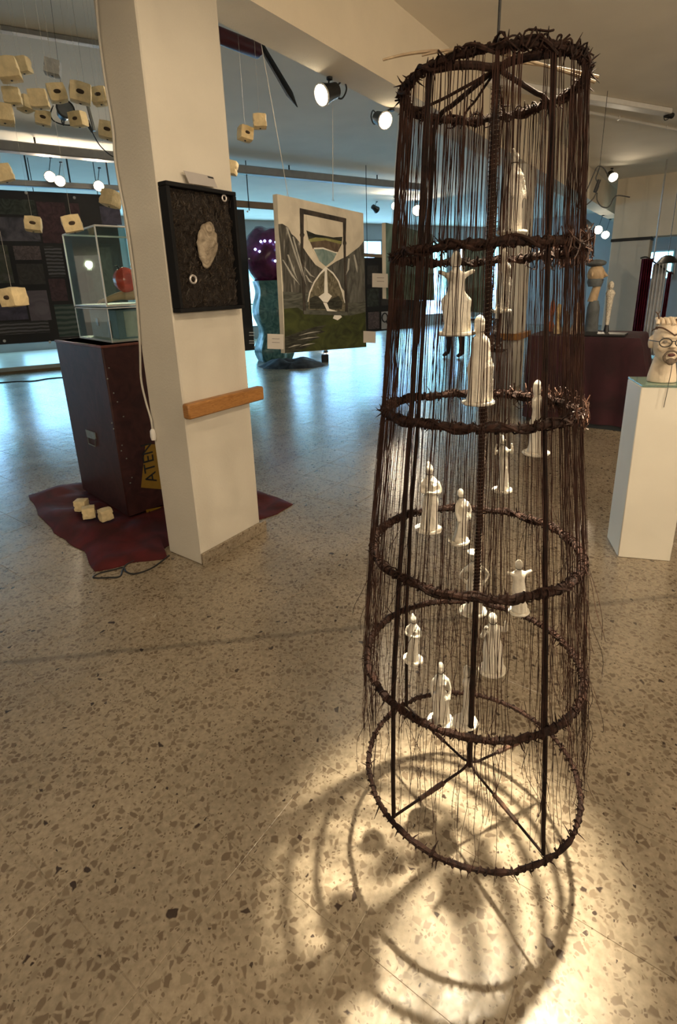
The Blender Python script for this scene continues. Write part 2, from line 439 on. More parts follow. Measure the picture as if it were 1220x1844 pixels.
# right end wall
m = MB(); wbox(m, 19.0, 19.2, -16, 6, 0, CEIL); struct('wall_right', m, M_WALLB)
g = MB(); a = at_u(1171, 455, 18.98); b = at_u(1207, 500, 18.98)
wv = MB(); wbox(wv, 18.93, 18.999, b.dot(N)-0.06, a.dot(N)+0.06, b.z-0.06, a.z+0.06); w_ = struct('window_%d' % (len(wins)+1), wv, M_FRAME)
wbox(g, 18.91, 18.929, b.dot(N), a.dot(N), b.z, a.z); g.build('pane', M_DAY, w_, smooth=False)

# ================================================================== CAGE SCULPTURE
M_TWIG = mat2('dark_vine', (0.009, 0.004, 0.003), (0.034, 0.015, 0.010), 60, 0.8, 1.0, bump=0.5, spec=0.2)
M_STR = mat2('vine_strand', (0.016, 0.0065, 0.0045), (0.052, 0.022, 0.015), 14, 0.8, 1.0, spec=0.2)
M_ROD = mat2('rusty_iron', (0.006, 0.003, 0.0025), (0.020, 0.009, 0.006), 40, 0.75, 1.0, bump=0.3, spec=0.2)
M_CANE = mat2('pale_cane', (0.22, 0.15, 0.09), (0.42, 0.32, 0.20), 30, 0.5, 1.0)
AX, AY, TX, TY = 0.318, 1.108, -0.002, 0.05
RZ = [1.859, 1.555, 1.227, 0.894, 0.585, 0.250]
RR = [0.171, 0.187, 0.207, 0.239, 0.261, 0.272]
RX = [0.003, 0.0, -0.003, -0.003, -0.002, 0.006]
EX = V3((1, 0, -TX)).normalized(); EY = V3((0, 1, -TY)).normalized()
def axis(z, dx=0.0): return V3((AX+TX*(z-1)+dx, AY+TY*(z-1), z))
def ring_pt(i, th, dr=0.0, dz=0.0):
    return axis(RZ[i]+dz, RX[i])+EX*((RR[i]+dr)*math.cos(th))+EY*((RR[i]+dr)*math.sin(th))
def cone_pt(z, th, dr=0.0):
    z_ = min(max(z, RZ[5]), RZ[0]); i = 0
    while i < 4 and z_ < RZ[i+1]: i += 1
    t = (RZ[i]-z_)/(RZ[i]-RZ[i+1]); r = RR[i]*(1-t)+RR[i+1]*t; dx = RX[i]*(1-t)+RX[i+1]*t
    return axis(z, dx)+EX*((r+dr)*math.cos(th))+EY*((r+dr)*math.sin(th))
cage = thing('wire_cage_sculpture', 'tall tapering hanging cage of dark vine rings and strands holding white figurines', 'sculpture', axis(RZ[5]))
thick = [0.0072, 0.0080, 0.0085, 0.0085, 0.0075, 0.0060]
NR = 120
for i in range(6):
    pts = []; rs = []
    for k in range(NR):
        th = 2*math.pi*k/NR
        w = noise.noise(V3((math.cos(th)*4, math.sin(th)*4, i*7.1))); w2 = noise.noise(V3((math.cos(th)*12, math.sin(th)*12, i*3.3+9)))
        pts.append(ring_pt(i, th, 0.004*w, 0.004*w2)); rs.append(thick[i]*(0.95+0.35*w2+0.12*RND.uniform(-1, 1)))
    m = MB(); m.loop_tube(pts, rs, 8)
    if i in (0, 1, 2, 3):     # a second vine plaited along the first
        pts2 = [ring_pt(i, 2*math.pi*k/NR, 0.008*math.sin(k*0.55+i), 0.010*math.cos(k*0.55+i)) for k in range(NR)]
        m.loop_tube(pts2, [thick[i]*0.5*(1+0.3*RND.uniform(-1, 1)) for _ in range(NR)], 6)
    ring = m.build('ring', M_TWIG, cage)
    # binding wound round the hoop
    wr = MB(); turns = int(RR[i]*2*math.pi/0.017); pts = []; per = 8; tot = turns*per
    for k in range(tot):
        th = 2*math.pi*k/tot; a = 2*math.pi*k/per; rr = thick[i]*1.15+0.0015*math.sin(k*0.37)
        pts.append(ring_pt(i, th, rr*math.cos(a), rr*math.sin(a)))
    wr.tube(pts, 0.0019, 4); b = wr.build('binding', M_TWIG, ring); b['kind'] = 'stuff'
    th_ = MB()
    for k in range(150 if i < 5 else 110):
        a = RND.uniform(0, 2*math.pi); b0 = ring_pt(i, a, RND.uniform(-0.004, 0.004), RND.uniform(-.004, .004))
        e = ring_pt(i, a+RND.uniform(-.05, .05), RND.uniform(-0.022, 0.026), RND.uniform(-0.024, 0.024))
        th_.tube([b0, (b0+e)/2+V3((RND.uniform(-.002, .002),)*3), e], [0.0024, 0.0016, 0.0004], 4)
    t = th_.build('thorn_cluster', M_TWIG, ring); t['kind'] = 'stuff'
# centre pole and its wound wire
hub_t = axis(RZ[0]+0.035, RX[0]+0.010); hub_b = axis(RZ[5], RX[5])
m = MB(); NP = 60
m.tube([hub_b.lerp(hub_t, k/NP)+V3((0.0025*noise.noise(V3((k*0.2, 0, 1))), 0, 0)) for k in range(NP+1)], [0.0075*(1+0.12*noise.noise(V3((k*0.9, 3, 1)))) for k in range(NP+1)], 10)
m.ball(hub_t, 0.013, 0.013, 0.011, 12, 8); m.ball(hub_b+Z*0.006, 0.009, 0.009, 0.012, 12, 8)
pole = m.build('centre_pole', M_ROD, cage)
wr = MB(); pts = []
for k in range(900):
    c = hub_b.lerp(hub_t, 0.30+0.68*k/900); a = k*2*math.pi/7
    pts.append(c+EX*(0.0088*math.cos(a))+EY*(0.0088*math.sin(a)))
wr.tube(pts, 0.0008, 4)
for k in range(220):
    c = hub_b.lerp(hub_t, RND.uniform(0.3, 0.98)); a = RND.uniform(-1.0, 1.2)
    d = V3((math.cos(a), math.sin(a), RND.uniform(-.3, .3))); wr.tube([c+d*0.007, c+d*0.0145], [0.0011, 0.0005], 4)
wr.build('wound_wire', mat2('wire_glint', (0.02, 0.011, 0.008), (0.13, 0.09, 0.06), 90, 0.4, 1.0), pole)['kind'] = 'stuff'
# uprights; angles taken where they meet the bottom hoop
def ang6(x, y):
    p = at_z(x, y, RZ[5])-axis(RZ[5], RX[5]); return math.atan2(p.y, p.x)
A_FL, A_FR, A_BL, A_BR = ang6(690, 1488), ang6(974, 1540), ang6(752, 1285), ang6(985, 1312)
UP = []
for a, bend in ((A_FL, False), (A_FR, False), (A_BL, True), (A_BR, True)):
    zs = [RZ[5]+(RZ[0]-RZ[5])*k/40 for k in range(41)]
    if bend: zs = [z for z in zs if z < RZ[0]-0.012]
    pts = [cone_pt(z, a, -0.012+0.003*noise.noise(V3((z*5, a, 0)))) for z in zs]
    if bend:
        e = pts[-1]; inn = (hub_t-e)
        pts += bez(e, e+Z*0.042+inn*0.04, e+V3((inn.x*0.30, inn.y*0.30, 0.046)), 6)[1:]
        pts += [pts[-1].lerp(hub_t, k/5) for k in range(1, 6)]
    m = MB(); m.tube(pts, [0.0052*(1+0.12*noise.noise(V3((k*0.7, a, 2)))) for k in range(len(pts))], 8)
    m.build('upright', M_ROD, cage)
# bottom spokes with wrapped middles
for a in (A_FL, A_FR, A_BL, A_BR):
    e = ring_pt(5, a, -0.003); s0 = hub_b+Z*0.012
    k1 = hub_b.lerp(e, 0.12)
    m = MB(); m.tube(bez(s0+Z*0.02, hub_b+Z*0.002, k1, 5)+[k1.lerp(e, t) for t in (0.3, 0.6, 1.0)], 0.0034, 7)
    sp = m.build('bottom_spoke', M_ROD, cage)
    m = MB(); L0, L1 = 0.36, 0.66
    m.tube([hub_b.lerp(e, L0+(L1-L0)*k/10) for k in range(11)], [0.0058*(1+0.15*RND.uniform(-1, 1)) for k in range(11)], 8)
    m.build('spoke_wrap', mat2('brown_tape', (0.03, 0.014, 0.008), (0.09, 0.04, 0.022), 50, 0.7, 1), sp)
# top spokes and twigs
tops = [(at_p(985, 84, axis(RZ[0]), V3((0, 0, 1))) - axis(RZ[0])), None]
def top_twig(a, r0, r1, name='top_spoke', dz=0.0, sag=0.0):
    e = ring_pt(0, a, 0, dz); q = hub_t.lerp(e, 0.5)+Z*sag
    pts = bez(hub_t, q, e, 10); pts = [p+V3((0.003*noise.noise(p*30), 0.003*noise.noise(p*31+V3((5, 0, 0))), 0.003*noise.noise(p*29))) for p in pts]
    m = MB(); m.tube(pts, [r0+(r1-r0)*k/10 for k in range(11)], 8)
    for _ in range(3):
        p = RND.choice(pts[2:9]); d = V3((RND.uniform(-1, 1), RND.uniform(-1, 1), RND.uniform(-.4, 1))).normalized()
        m.tube([p, p+d*0.018], [0.0025, 0.0006], 5)
    m.build(name, M_TWIG, cage)
top_twig(math.radians(-58), 0.0078, 0.0085, sag=0.012)
top_twig(math.radians(214), 0.0075, 0.0080, sag=0.006)
top_twig(math.radians(160), 0.0035, 0.0028, 'twig', -0.02, -0.012)
top_twig(math.radians(62), 0.0030, 0.0028, 'twig', -0.01, -0.02)
top_twig(math.radians(100), 0.0028, 0.0022, 'twig', -0.01, -0.01)
for (x0, y0, x1, y1, dY, r) in ((690, 108, 790, 92, -0.10, 0.0032), (885, 93, 1072, 148, -0.02, 0.0034), (930, 112, 1078, 139, 0.03, 0.0036), (800, 96, 905, 82, -0.14, 0.0025), (760, 100, 860, 88, -0.13, 0.0028)):
    yy = axis(RZ[0]).y+dY
    a = at_y(x0, y0, yy); b = at_y(x1, y1, yy); mid = (a+b)/2+Z*0.006
    m = MB(); m.tube(bez(a, mid, b, 8), [r*(0.7+0.3*k/8) for k in range(9)], 6); m.build('cane', M_CANE, cage)
m = MB()
for k in range(26):     # loose curls of vine on the top hoop
    a = RND.uniform(0, 6.28); b = ring_pt(0, a, 0.0, 0.0); pts = [b]
    for q in range(7):
        a += RND.uniform(0.03, 0.10); pts.append(ring_pt(0, a, RND.uniform(-.008, .016), RND.uniform(-.012, .018)))
    m.tube(smooth_path(pts, 3), 0.0018, 4)
m.build('vine_curls', M_TWIG, cage)['kind'] = 'stuff'
m = MB(); m.tube([hub_t, V3((hub_t.x, hub_t.y, CEIL))], 0.0028, 6); m.build('suspension_cord', M_BLACK, cage)
# hanging strands
m = MB(); sr = random.Random(5)
for k in range(340):
    th = sr.uniform(0, 2*math.pi)
    if k < 44: th = sr.gauss(0.0 if k % 3 else math.pi, 0.5)
    z_end = RZ[5]+sr.choice((0.02, 0.08, 0.14, 0.2, 0.26))+sr.uniform(-.04, .05) if sr.random() < 0.85 else RZ[3]-sr.uniform(0, .3)
    z0 = RZ[0]+sr.uniform(-.006, .004); n = 26; pts = []; ph = sr.uniform(0, 50); drift = sr.uniform(-.05, .05); ex = sr.uniform(0.0, 0.010)
    for i in range(n+1):
        t = i/n; z = z0+(z_end-z0)*t
        loose = max(0.0, (RZ[3]-z)/(RZ[3]-RZ[5]))
        amp = 0.010+0.030*loose
        a = th+drift*t+amp*2.2*noise.noise(V3((z*7, ph, 0)))+0.012*noise.noise(V3((z*38, ph, 3)))
        dr = ex*(0.4+t)+0.004*noise.noise(V3((z*9, ph, 7)))+0.03*loose*loose*noise.noise(V3((z*8, ph, 17)))+0.0018*noise.noise(V3((z*50, ph, 4)))
        pts.append(cone_pt(z, a, dr))
    r = sr.uniform(0.00045, 0.00095); m.tube(pts, [r*(1-0.35*i/n) for i in range(n+1)], 4, cap=False)
for k in range(130):     # ragged short wisps round the lower hoops
    th = sr.uniform(0, 2*math.pi); z0 = sr.choice((RZ[4], RZ[4], RZ[3]))+sr.uniform(-.05, .1); z1 = z0-sr.uniform(.08, .26); ph = sr.uniform(0, 90); out = sr.uniform(-.03, .05)
    pts = []
    for i in range(11):
        t = i/10; z = z0+(z1-z0)*t
        pts.append(cone_pt(max(z, RZ[5]-.02), th+0.25*noise.noise(V3((z*6, ph, 0)))*t, 0.004+out*t+0.03*noise.noise(V3((z*9, ph, 5)))*t))
    m.tube(pts, 0.0007, 3, cap=False)
m.build('vine_strands', M_STR, cage)['kind'] = 'stuff'
m = MB()
for k in range(120):    # tangle of reddish vine on the right of the second and third hoops
    i = 1 if k < 50 else 2; th = sr.gauss(0.05, 0.42); p = ring_pt(i, th, sr.uniform(-.004, .014), sr.uniform(-.028, .028)); pts = [p]
    for q in range(5):
        th += sr.uniform(-.09, .09); pts.append(ring_pt(i, th, sr.uniform(-.004, .022), sr.uniform(-.035, .035)))
    m.tube(smooth_path(pts, 2), 0.0013, 3)
m.build('vine_tangle', mat2('red_vine', (0.03, 0.011, 0.006), (0.11, 0.05, 0.03), 30, 0.5, 1), cage)['kind'] = 'stuff'

# ================================================================== FIGURINES in the cage
M_CLAY = mat('white_clay', (0.66, 0.61, 0.52), 0.7, 0.06, 60, 0.25, 160, sss=0.05)
M_TIE = mat('dark_thread', (0.03, 0.02, 0.015), 0.6, 0.1, 20)
def figurine(px, ytop, ybase, dY, label, hip=1.0, waist=0.7, arms='down', head='plain', lean=0.0, turn=0.0, base=1.0, slim=1.0):
    Y = AY+TY*0+dY
    pb = at_y(px, ybase, Y); pt = at_y(px, ytop, Y); h = pt.z-pb.z
    Y = axis(pb.z).y+dY; pb = at_y(px, ybase, Y); pt = at_y(px, ytop, Y); h = max(0.08, pt.z-pb.z)
    lx = (pt.x-pb.x)
    t = thing('clay_figurine', label, 'figurine', pb, 'white clay figurines hanging in the vine cage')
    k = h/0.18; sl = slim*k
    m = MB(); f = lambda z: lx*z/h+lean*math.sin(z/h*3)*0.012
    prof = [(0.0, .026*hip**.5, .018), (.02, .021*hip**.5, .017), (.045, .020*hip, .0165), (.075, .0225*hip, .0175), (.092, .018*waist*1.25, .0145), (.108, .0165*waist*1.2, .0135), (.124, .0195, .0145), (.134, .0165, .0125), (.141, .0075, .0075), (.148, .0068, .0068)]
    m.loft([(z*k, f(z*k), 0, a*sl, b*sl) for z, a, b in prof], 16)
    zc_ = .160*k; hx = f(zc_)
    if head == 'long': m.ball((hx, 0, zc_), .0115*sl, .0115*sl, .021*k, 14, 10)
    elif head == 'bun': m.ball((hx, 0, zc_-.002*k), .0105*sl, .0115*sl, .0135*k, 14, 10); m.ball((hx-.003*sl, .004*sl, zc_+.013*k), .006*sl, nu=10, nv=8)
    elif head == 'hat': m.ball((hx, 0, zc_), .0105*sl, .0105*sl, .014*k, 14, 10); m.ball((hx, 0, zc_+.010*k), .019*sl, .019*sl, .005*k, 16, 8)
    else: m.ball((hx, 0, zc_), .0105*sl, .0120*sl, .0155*k, 14, 10)
    m.ball((hx, -.0115*sl, zc_-.002*k), .0022*sl, .004*sl, .004*k, 8, 6)          # nose
    sh = .128*k; sx = .018*sl
    for sgn in (-1, 1):
        a0 = V3((f(sh)+sgn*sx, 0, sh))
        if arms == 'down': pts = [a0, V3((f(.1*k)+sgn*.026*sl, -.002, .100*k)), V3((f(.07*k)+sgn*.022*sl, -.012*sl, .075*k))]
        elif arms == 'hips': pts = [a0, V3((f(.1*k)+sgn*.036*sl, .002, .104*k)), V3((f(.085*k)+sgn*.019*sl, -.008*sl, .084*k))]
        elif arms == 'up': pts = [a0, V3((f(.135*k)+sgn*.032*sl, -.006*sl, .118*k)), V3((f(.15*k)+sgn*.026*sl, -.014*sl, .150*k))]
        elif arms == 'front': pts = [a0, V3((f(.1*k)+sgn*.025*sl, -.008*sl, .104*k)), V3((f(.1*k)+sgn*.006*sl, -.019*sl, .104*k))]
        elif arms == 'stub': pts = [a0, a0+V3((sgn*.010*sl, -.002, .006*k)), a0+V3((sgn*.016*sl, -.002, .008*k))]
        else: pts = None
        if pts: m.tube(smooth_path(pts, 4), [.0062*sl*(1-.3*i/8) for i in range(9)], 8); m.ball(pts[-1], .0055*sl, nu=8, nv=6)
    if arms in ('front', 'down', 'hips'):
        for sgn in (-1, 1): m.ball((f(.12*k)+sgn*.0085*sl, -.0115*sl, .119*k), .0068*sl, nu=8, nv=6)
    for j in range(5):          # folds of the skirt
        a = -2.6+j*0.55; m.tube([V3((f(.07*k)+math.cos(a)*.019*sl*hip, math.sin(a)*.0165*sl, .075*k)), V3((math.cos(a)*.0245*sl*hip**.5, math.sin(a)*.0185*sl, .004*k))], [.0022*sl, .004*sl], 6)
    R = Matrix.Rotation(turn, 3, 'Z')
    m.v = [pb+R @ p for p in m.v]
    body = m.build('body', M_CLAY, t)
    md = body.modifiers.new('r', 'REMESH'); md.mode = 'VOXEL'; md.voxel_size = 0.0028
    ms = body.modifiers.new('s', 'SMOOTH'); ms.iterations = 5; ms.factor = 0.5
    mods_apply(body)
    for p in body.data.polygons: p.use_smooth = True
    m = MB(); n = 22; br = .036*k*base; vs = []
    for zz, q in ((-.004, .9), (-.001, 1.0), (.003, .97)):
        vs += [pb+R @ V3((math.cos(2*math.pi*i/n)*br*q*(1+.10*noise.noise(V3((math.cos(i), math.sin(i), px)))), math.sin(2*math.pi*i/n)*br*q*0.86, zz)) for i in range(n)]
    fs = [(j*n+i, j*n+(i+1) % n, (j+1)*n+(i+1) % n, (j+1)*n+i) for j in range(2) for i in range(n)]+[tuple(range(n-1, -1, -1)), tuple(2*n+i for i in range(n))]
    m.add(vs, fs); m.build('disc_base', M_CLAY, t)
    m = MB(); nk = pb+R @ V3((f(.147*k), 0, .147*k)); m.loop_tube([nk+V3((math.cos(a*.7854)*.0084*sl, math.sin(a*.7854)*.0084*sl, 0)) for a in range(8)], .0009, 5)
    m.build('neck_cord', M_TIE, t)
    m = MB(); e = nk+V3((0, .0085*sl, 0)); top = hub_t.lerp(axis(RZ[0]), .5); hp = V3((e.x*0.85+top.x*.15, e.y*.85+top.y*.15, RZ[0]-.02)); m.tube([e, hp], .00045, 3); m.build('hanging_thread', M_TIE, t)
    return t
figurine(923, 265, 418, .03, 'slender white clay figurine highest up in the vine cage, arms close', 0.8, .8, 'down', 'bun', 0.6, .5, 1.05, .95)
figurine(903, 447, 560, .10, 'white clay figurine behind the centre pole, a robe swept to one side', .75, .8, 'none', 'long', 1.2, .3, .9, .9)
figurine(822, 452, 600, -.06, 'broad hipped white clay figurine on a wide disc with stub arms', 1.45, .8, 'stub', 'long', 0, 0, 1.25, 1.1)
figurine(862, 567, 724, -.07, 'tall hooded white clay figurine beside the centre pole', 1.25, 1.0, 'none', 'long', .4, .2, 1.0, 1.05)
figurine(966, 684, 815, 0.0, 'white clay figurine in a cone robe by the right upright below the third hoop', 1.1, .8, 'none', 'long', .5, 0, .9, .9)
figurine(905, 781, 882, .10, 'thin white clay figurine with raised arm just under the third hoop', .7, .7, 'up', 'bun', .3, 0, .85, .85)
figurine(772, 830, 952, -.03, 'white clay figurine with folded arms and a flared skirt near the left upright', .95, .75, 'front', 'bun', .4, -.2, .95, .95)
figurine(826, 877, 974, .03, 'small white clay figurine stepping on a tilted disc before the fourth hoop', .85, .75, 'down', 'plain', 1.0, .3, 1.0, .95)
figurine(852, 988, 1100, .04, 'white clay figurine with a flat cap crossing the fourth hoop', 1.0, .8, 'hips', 'hat', .4, 0, 1.0, .95)
figurine(935, 1005, 1100, .0, 'white clay figurine with short outspread arms near the fourth hoop', .85, .8, 'stub', 'plain', 0, .1, .9, 1.05)
figurine(744, 1105, 1187, .05, 'white clay figurine lowest on the left side of the cage', .8, .8, 'front', 'bun', .2, -.4, 1.0, 1.0)
figurine(887, 1100, 1205, -.05, 'white clay figurine with both hands raised and puffed sleeves', 1.15, .9, 'up', 'plain', 0, .3, 1.05, 1.1)
figurine(794, 1190, 1298, .08, 'white clay figurine with wide skirt low in the cage, first of the lowest pair', 1.15, .6, 'down', 'plain', 0, 0, .95, .85)
figurine(838, 1198, 1300, .02, 'thin twisted white clay figurine low in the cage beside the centre pole', .75, .7, 'none', 'long', .8, 0, .95, .8)

# ================================================================== CRATE GROUP BESIDE THE PILLAR
M_CRATE = mat2('maroon_crate', (0.034, 0.010, 0.010), (0.062, 0.019, 0.017), 7, 0.5, 2.0, bump=0.1)
M_CLOTHR = mat2('red_cloth', (0.036, 0.002, 0.003), (0.080, 0.005, 0.006), 5, 0.85, 1.0, bump=0.2)
M_CREAM = mat('cream_foam', (0.70, 0.56, 0.32), 0.8, 0.14, 24, 0.5, 60)
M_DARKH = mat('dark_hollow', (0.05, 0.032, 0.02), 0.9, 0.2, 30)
M_CLEAR = glass('clear_acrylic'); M_EDGE = mat('acrylic_edge', (0.80, 0.80, 0.77), 0.3, 0.03, 30)
c0 = at_z(232, 932, 0.02); zt = at_y(177, 623, c0.y).z
c0 = V3((c0.x, c0.y, 0.02)); cL = at_z(99, 612, zt); dl = V3((cL.x-c0.x, cL.y-c0.y, 0)); ll = dl.length; dl.normalize()
dr = V3((dl.y, -dl.x, 0))
if dr.x < 0: dr = -dr
lr = 0.50
crate = thing('maroon_crate', 'tall maroon painted metal crate standing on red cloth beside the pillar', 'crate', c0)
m = MB(); m.box(c0+dl*(ll/2)+dr*(lr/2)+Z*((zt-.02)/2), dl*(ll/2), dr*(lr/2), Z*((zt-.02)/2), 0.008); m.build('body', M_CRATE, crate)
m = MB(); m.box(c0+dl*(ll/2)+dr*(lr/2)+Z*(zt-.02-.008), dl*(ll/2+.004), dr*(lr/2+.004), Z*.008, 0.003); m.build('lid_rim', mat('crate_rim', (0.16, 0.05, 0.035), 0.5, 0.2, 20), crate)
nl = -dr; nr = -dl     # outward normals of the two visible faces (face along dl faces -dr)
def on_left(x, y, o=0.0): return at_p(x, y, c0+nl*o, nl)
def on_right(x, y, o=0.0): return at_p(x, y, c0+nr*o, nr)
# which face is which: left face contains dl
M_LATCH = mat('latch_metal', (0.30, 0.31, 0.27), 0.4, 0.2, 40, metal=0.7)
la = MB(); la.prism([on_left(155, 773, .0005), on_left(172, 779, .0005), on_left(174, 790, .0005), on_left(158, 786, .0005)], nl*.006)
lat = la.build('latch', M_LATCH, crate)
q = [on_left(158, 787, .005), on_left(172, 791, .005), on_left(172, 804, .005), on_left(160, 799, .005)]
la = MB(); la.loop_tube(q, .004, 6); la.build('latch_ring', M_LATCH, lat)
for zx, zy in ((640, 257), (630, 337), (675, 442), (703, 507), (748, 615), (662, 663), (675, 706), (737, 827), (732, 868), (770, 925), (810, 1065), (798, 1105)):
    m = MB(); m.ball(on_right(40+zx/4.097, 600+zy/4.097, .001), .005, nu=8, nv=6); m.build('rivet', M_LATCH, crate)
# yellow warning sticker on the right face
M_YEL = mat('yellow_vinyl', (0.30, 0.17, 0.015), 0.5, 0.08, 20)
pA, pB, pC, pD = on_right(262, 800, .001), on_right(304, 800, .001), on_right(306, 882, .001), on_right(254, 878, .001)
m = MB(); m.prism([pA, pB, pC, pD], nr*.0015); st = m.build('warning_sticker', M_YEL, crate, smooth=False)
m = MB(); m.prism([on_right(263, 918, .001), on_right(297, 911, .001), on_right(297, 916, .001), on_right(264, 923, .001)], nr*.0015); m.build('warning_sticker', M_YEL, crate, smooth=False)
def text_mesh(name, body, size, org, ex, ey, m, parent, depth=0.0008):
    cu = bpy.data.curves.new(name, 'FONT'); cu.body = body; cu.size = size; cu.extrude = depth; cu.resolution_u = 3
    o = bpy.data.objects.new(name, cu); COL.objects.link(o)
    dg = bpy.context.evaluated_depsgraph_get(); me = bpy.data.meshes.new_from_object(o.evaluated_get(dg)); bpy.data.objects.remove(o)
    ex = V3(ex).normalized(); ey = V3(ey).normalized(); ez = ex.cross(ey)
    base = V3((0, 0, 0)); p = parent
    while p is not None: base += p.location; p = p.parent
    for v in me.vertices: v.co = V3(org)+ex*v.co.x+ey*v.co.y+ez*v.co.z-base
    me.materials.clear(); me.materials.append(m); r = bpy.data.objects.new(name, me); COL.objects.link(r); r.parent = parent
    return r
sdir = (pB-pA); sdir = V3((sdir.x, sdir.y, 0)).normalized()
text_mesh('sticker_lettering', 'ATEN', 0.115, pD+sdir*.118+Z*.012+nr*.003, Z, -sdir, M_BLACK, st)

# display cases on the crate
def frame_case(name, label, n0, dA, lA, dB, lB, z0, z1, floor_m, edge=0.005, roof=True):
    t = thing(name, label, 'display case', V3((n0.x, n0.y, z0)))
    ps = [n0, n0+dA*lA, n0+dA*lA+dB*lB, n0+dB*lB]
    lo = [V3((p.x, p.y, z0+.004)) for p in ps]; hi = [V3((p.x, p.y, z1)) for p in ps]
    for i in range(4):
        j = (i+1) % 4; d = (hi[j]-hi[i]).normalized(); nn = d.cross(Z)
        g = MB(); g.prism([lo[i], lo[j], hi[j], hi[i]], nn*.002); g.build('pane', M_CLEAR, t, smooth=False)
        for a, b in ((lo[i], hi[i]), (hi[i], hi[j])):
            g = MB(); g.tube([a, b], edge, 4); g.build('edge_strip', M_EDGE, t, smooth=False)
    if roof:
        g = MB(); g.prism(hi, Z*.002); g.build('pane', M_CLEAR, t, smooth=False)
    g = MB(); g.prism(lo, Z*-.003) if False else g.prism([p+Z*.0 for p in lo], Z*.012); g.build('base', floor_m, t, smooth=False)
    return t
n0 = at_z(203, 619, zt); nL = at_z(145, 610, zt); dA = V3((nL.x-n0.x, nL.y-n0.y, 0)); lA = dA.length; dA.normalize(); dB = V3((dA.y, -dA.x, 0))
if dB.x < 0: dB = -dB
lB = lA*0.95
z1 = at_y(191, 554, n0.y).z; z2 = at_y(168, 406, n0.y).z
case1 = frame_case('house_case', 'low clear case with a small grey blue house model, on the maroon crate', n0, dA, lA, dB, lB, zt+.001, z1-.006, M_WHITE, .003)
case2 = frame_case('tall_case', 'tall clear acrylic case with white edges holding a red sculpture', n0, dA, lA, dB, lB, z1, z2, M_WHITE, .0055)
# house model
hc = n0+dA*(lA*.5)+dB*(lB*.5); hz = zt+.018; hh = (z1-.02)-hz
house = thing('house_model', 'small grey blue model house with a dark door, inside the low clear case', 'model house', V3((hc.x, hc.y, hz)))
M_HB = mat('house_blue', (0.16, 0.22, 0.27), 0.7, 0.1, 20); M_HG = mat('house_grey', (0.34, 0.35, 0.33), 0.7, 0.1, 20)
m = MB(); m.box(V3((hc.x, hc.y, hz+hh/2)), dA*(lA*.40), dB*(lB*.38), Z*(hh/2), .003); m.build('body', M_HB, house)
m = MB(); m.box(V3((hc.x, hc.y, hz+hh/2))-dA*(lA*.405), Z*(hh*.44), dB*(lB*.30), dA*.003); m.build('facade', M_HG, house)
m = MB(); m.box(V3((hc.x, hc.y, hz+hh*.33))-dB*(lB*.385)-dA*(lA*.18), dA*.022, dB*.003, Z*(hh*.30)); m.build('door', M_BLACK, house)
m = MB(); m.box(V3((hc.x, hc.y, hz+hh*.55))-dB*(lB*.385)+dA*(lA*.17), dA*.02, dB*.003, Z*(hh*.14)); m.build('window', M_BLACK, house)
m = MB(); m.box(V3((hc.x, hc.y, hz+hh*.60))-dA*(lA*.41)+dB*(lB*.2), dB*.012, dA*.003, Z*(hh*.16)); m.build('window', M_BLACK, house)
# red sculpture on a forearm
rc = at_y(226, 504, (n0+dB*(lB*.5)+dA*(lA*.2)).y)
arm = thing('arm_sculpture', 'flesh coloured forearm lying in the tall clear case under a red globe', 'sculpture', V3((rc.x, rc.y, z1+.016)))
hand = at_y(190, 543, rc.y-.02); wrist = at_y(215, 533, rc.y); elbow = at_y(262, 530, rc.y+.03); hand.z = z1+.040
m = MB(); m.tube(smooth_path([hand, wrist, (wrist+elbow)/2, elbow], 5), [.016+.016*min(1, i/8) for i in range(16)], 12); m.ball(hand, .026, .02, .014)
m.build('forearm', mat('flesh_paint', (0.42, 0.26, 0.15), 0.6, 0.1, 20), arm)
for k in range(4):
    f0 = hand+V3((-.014, -.012+.009*k, -.004)); m = MB(); m.tube([f0, f0+V3((-.022, -.004+.002*k, -.004)), f0+V3((-.038+.003*abs(k-1.5), -.003, -.012))], [.006, .0055, .004], 8); m.build('finger', MATS['flesh_paint'], arm)
f0 = hand+V3((-.004, -.020, .002)); m = MB(); m.tube([f0, f0+V3((-.014, -.012, 0)), f0+V3((-.026, -.014, -.004))], [.007, .006, .0045], 8); m.build('thumb', MATS['flesh_paint'], arm)
glb = thing('red_globe', 'glossy red ribbed globe resting on the forearm in the tall case', 'sculpture', rc-Z*.07)
m = MB(); m.ball(rc, .075, .075, .082, 28, 16)
for i, p in enumerate(m.v):
    d = p-rc; a = math.atan2(d.y, d.x); m.v[i] = rc+V3((d.x*(1+.06*math.cos(9*a)), d.y*(1+.06*math.cos(9*a)), d.z))
m.build('shell', mat('red_glaze', (0.55, 0.055, 0.03), 0.22, 0.2, 14), glb)
m = MB(); m.tube([rc+V3((-.02, -.03, .07)), rc+V3((-.03, -.035, .088)), rc+V3((-.045, -.04, .084))], [.01, .006, .004], 8); m.build('stalk', M_BLACK, glb)

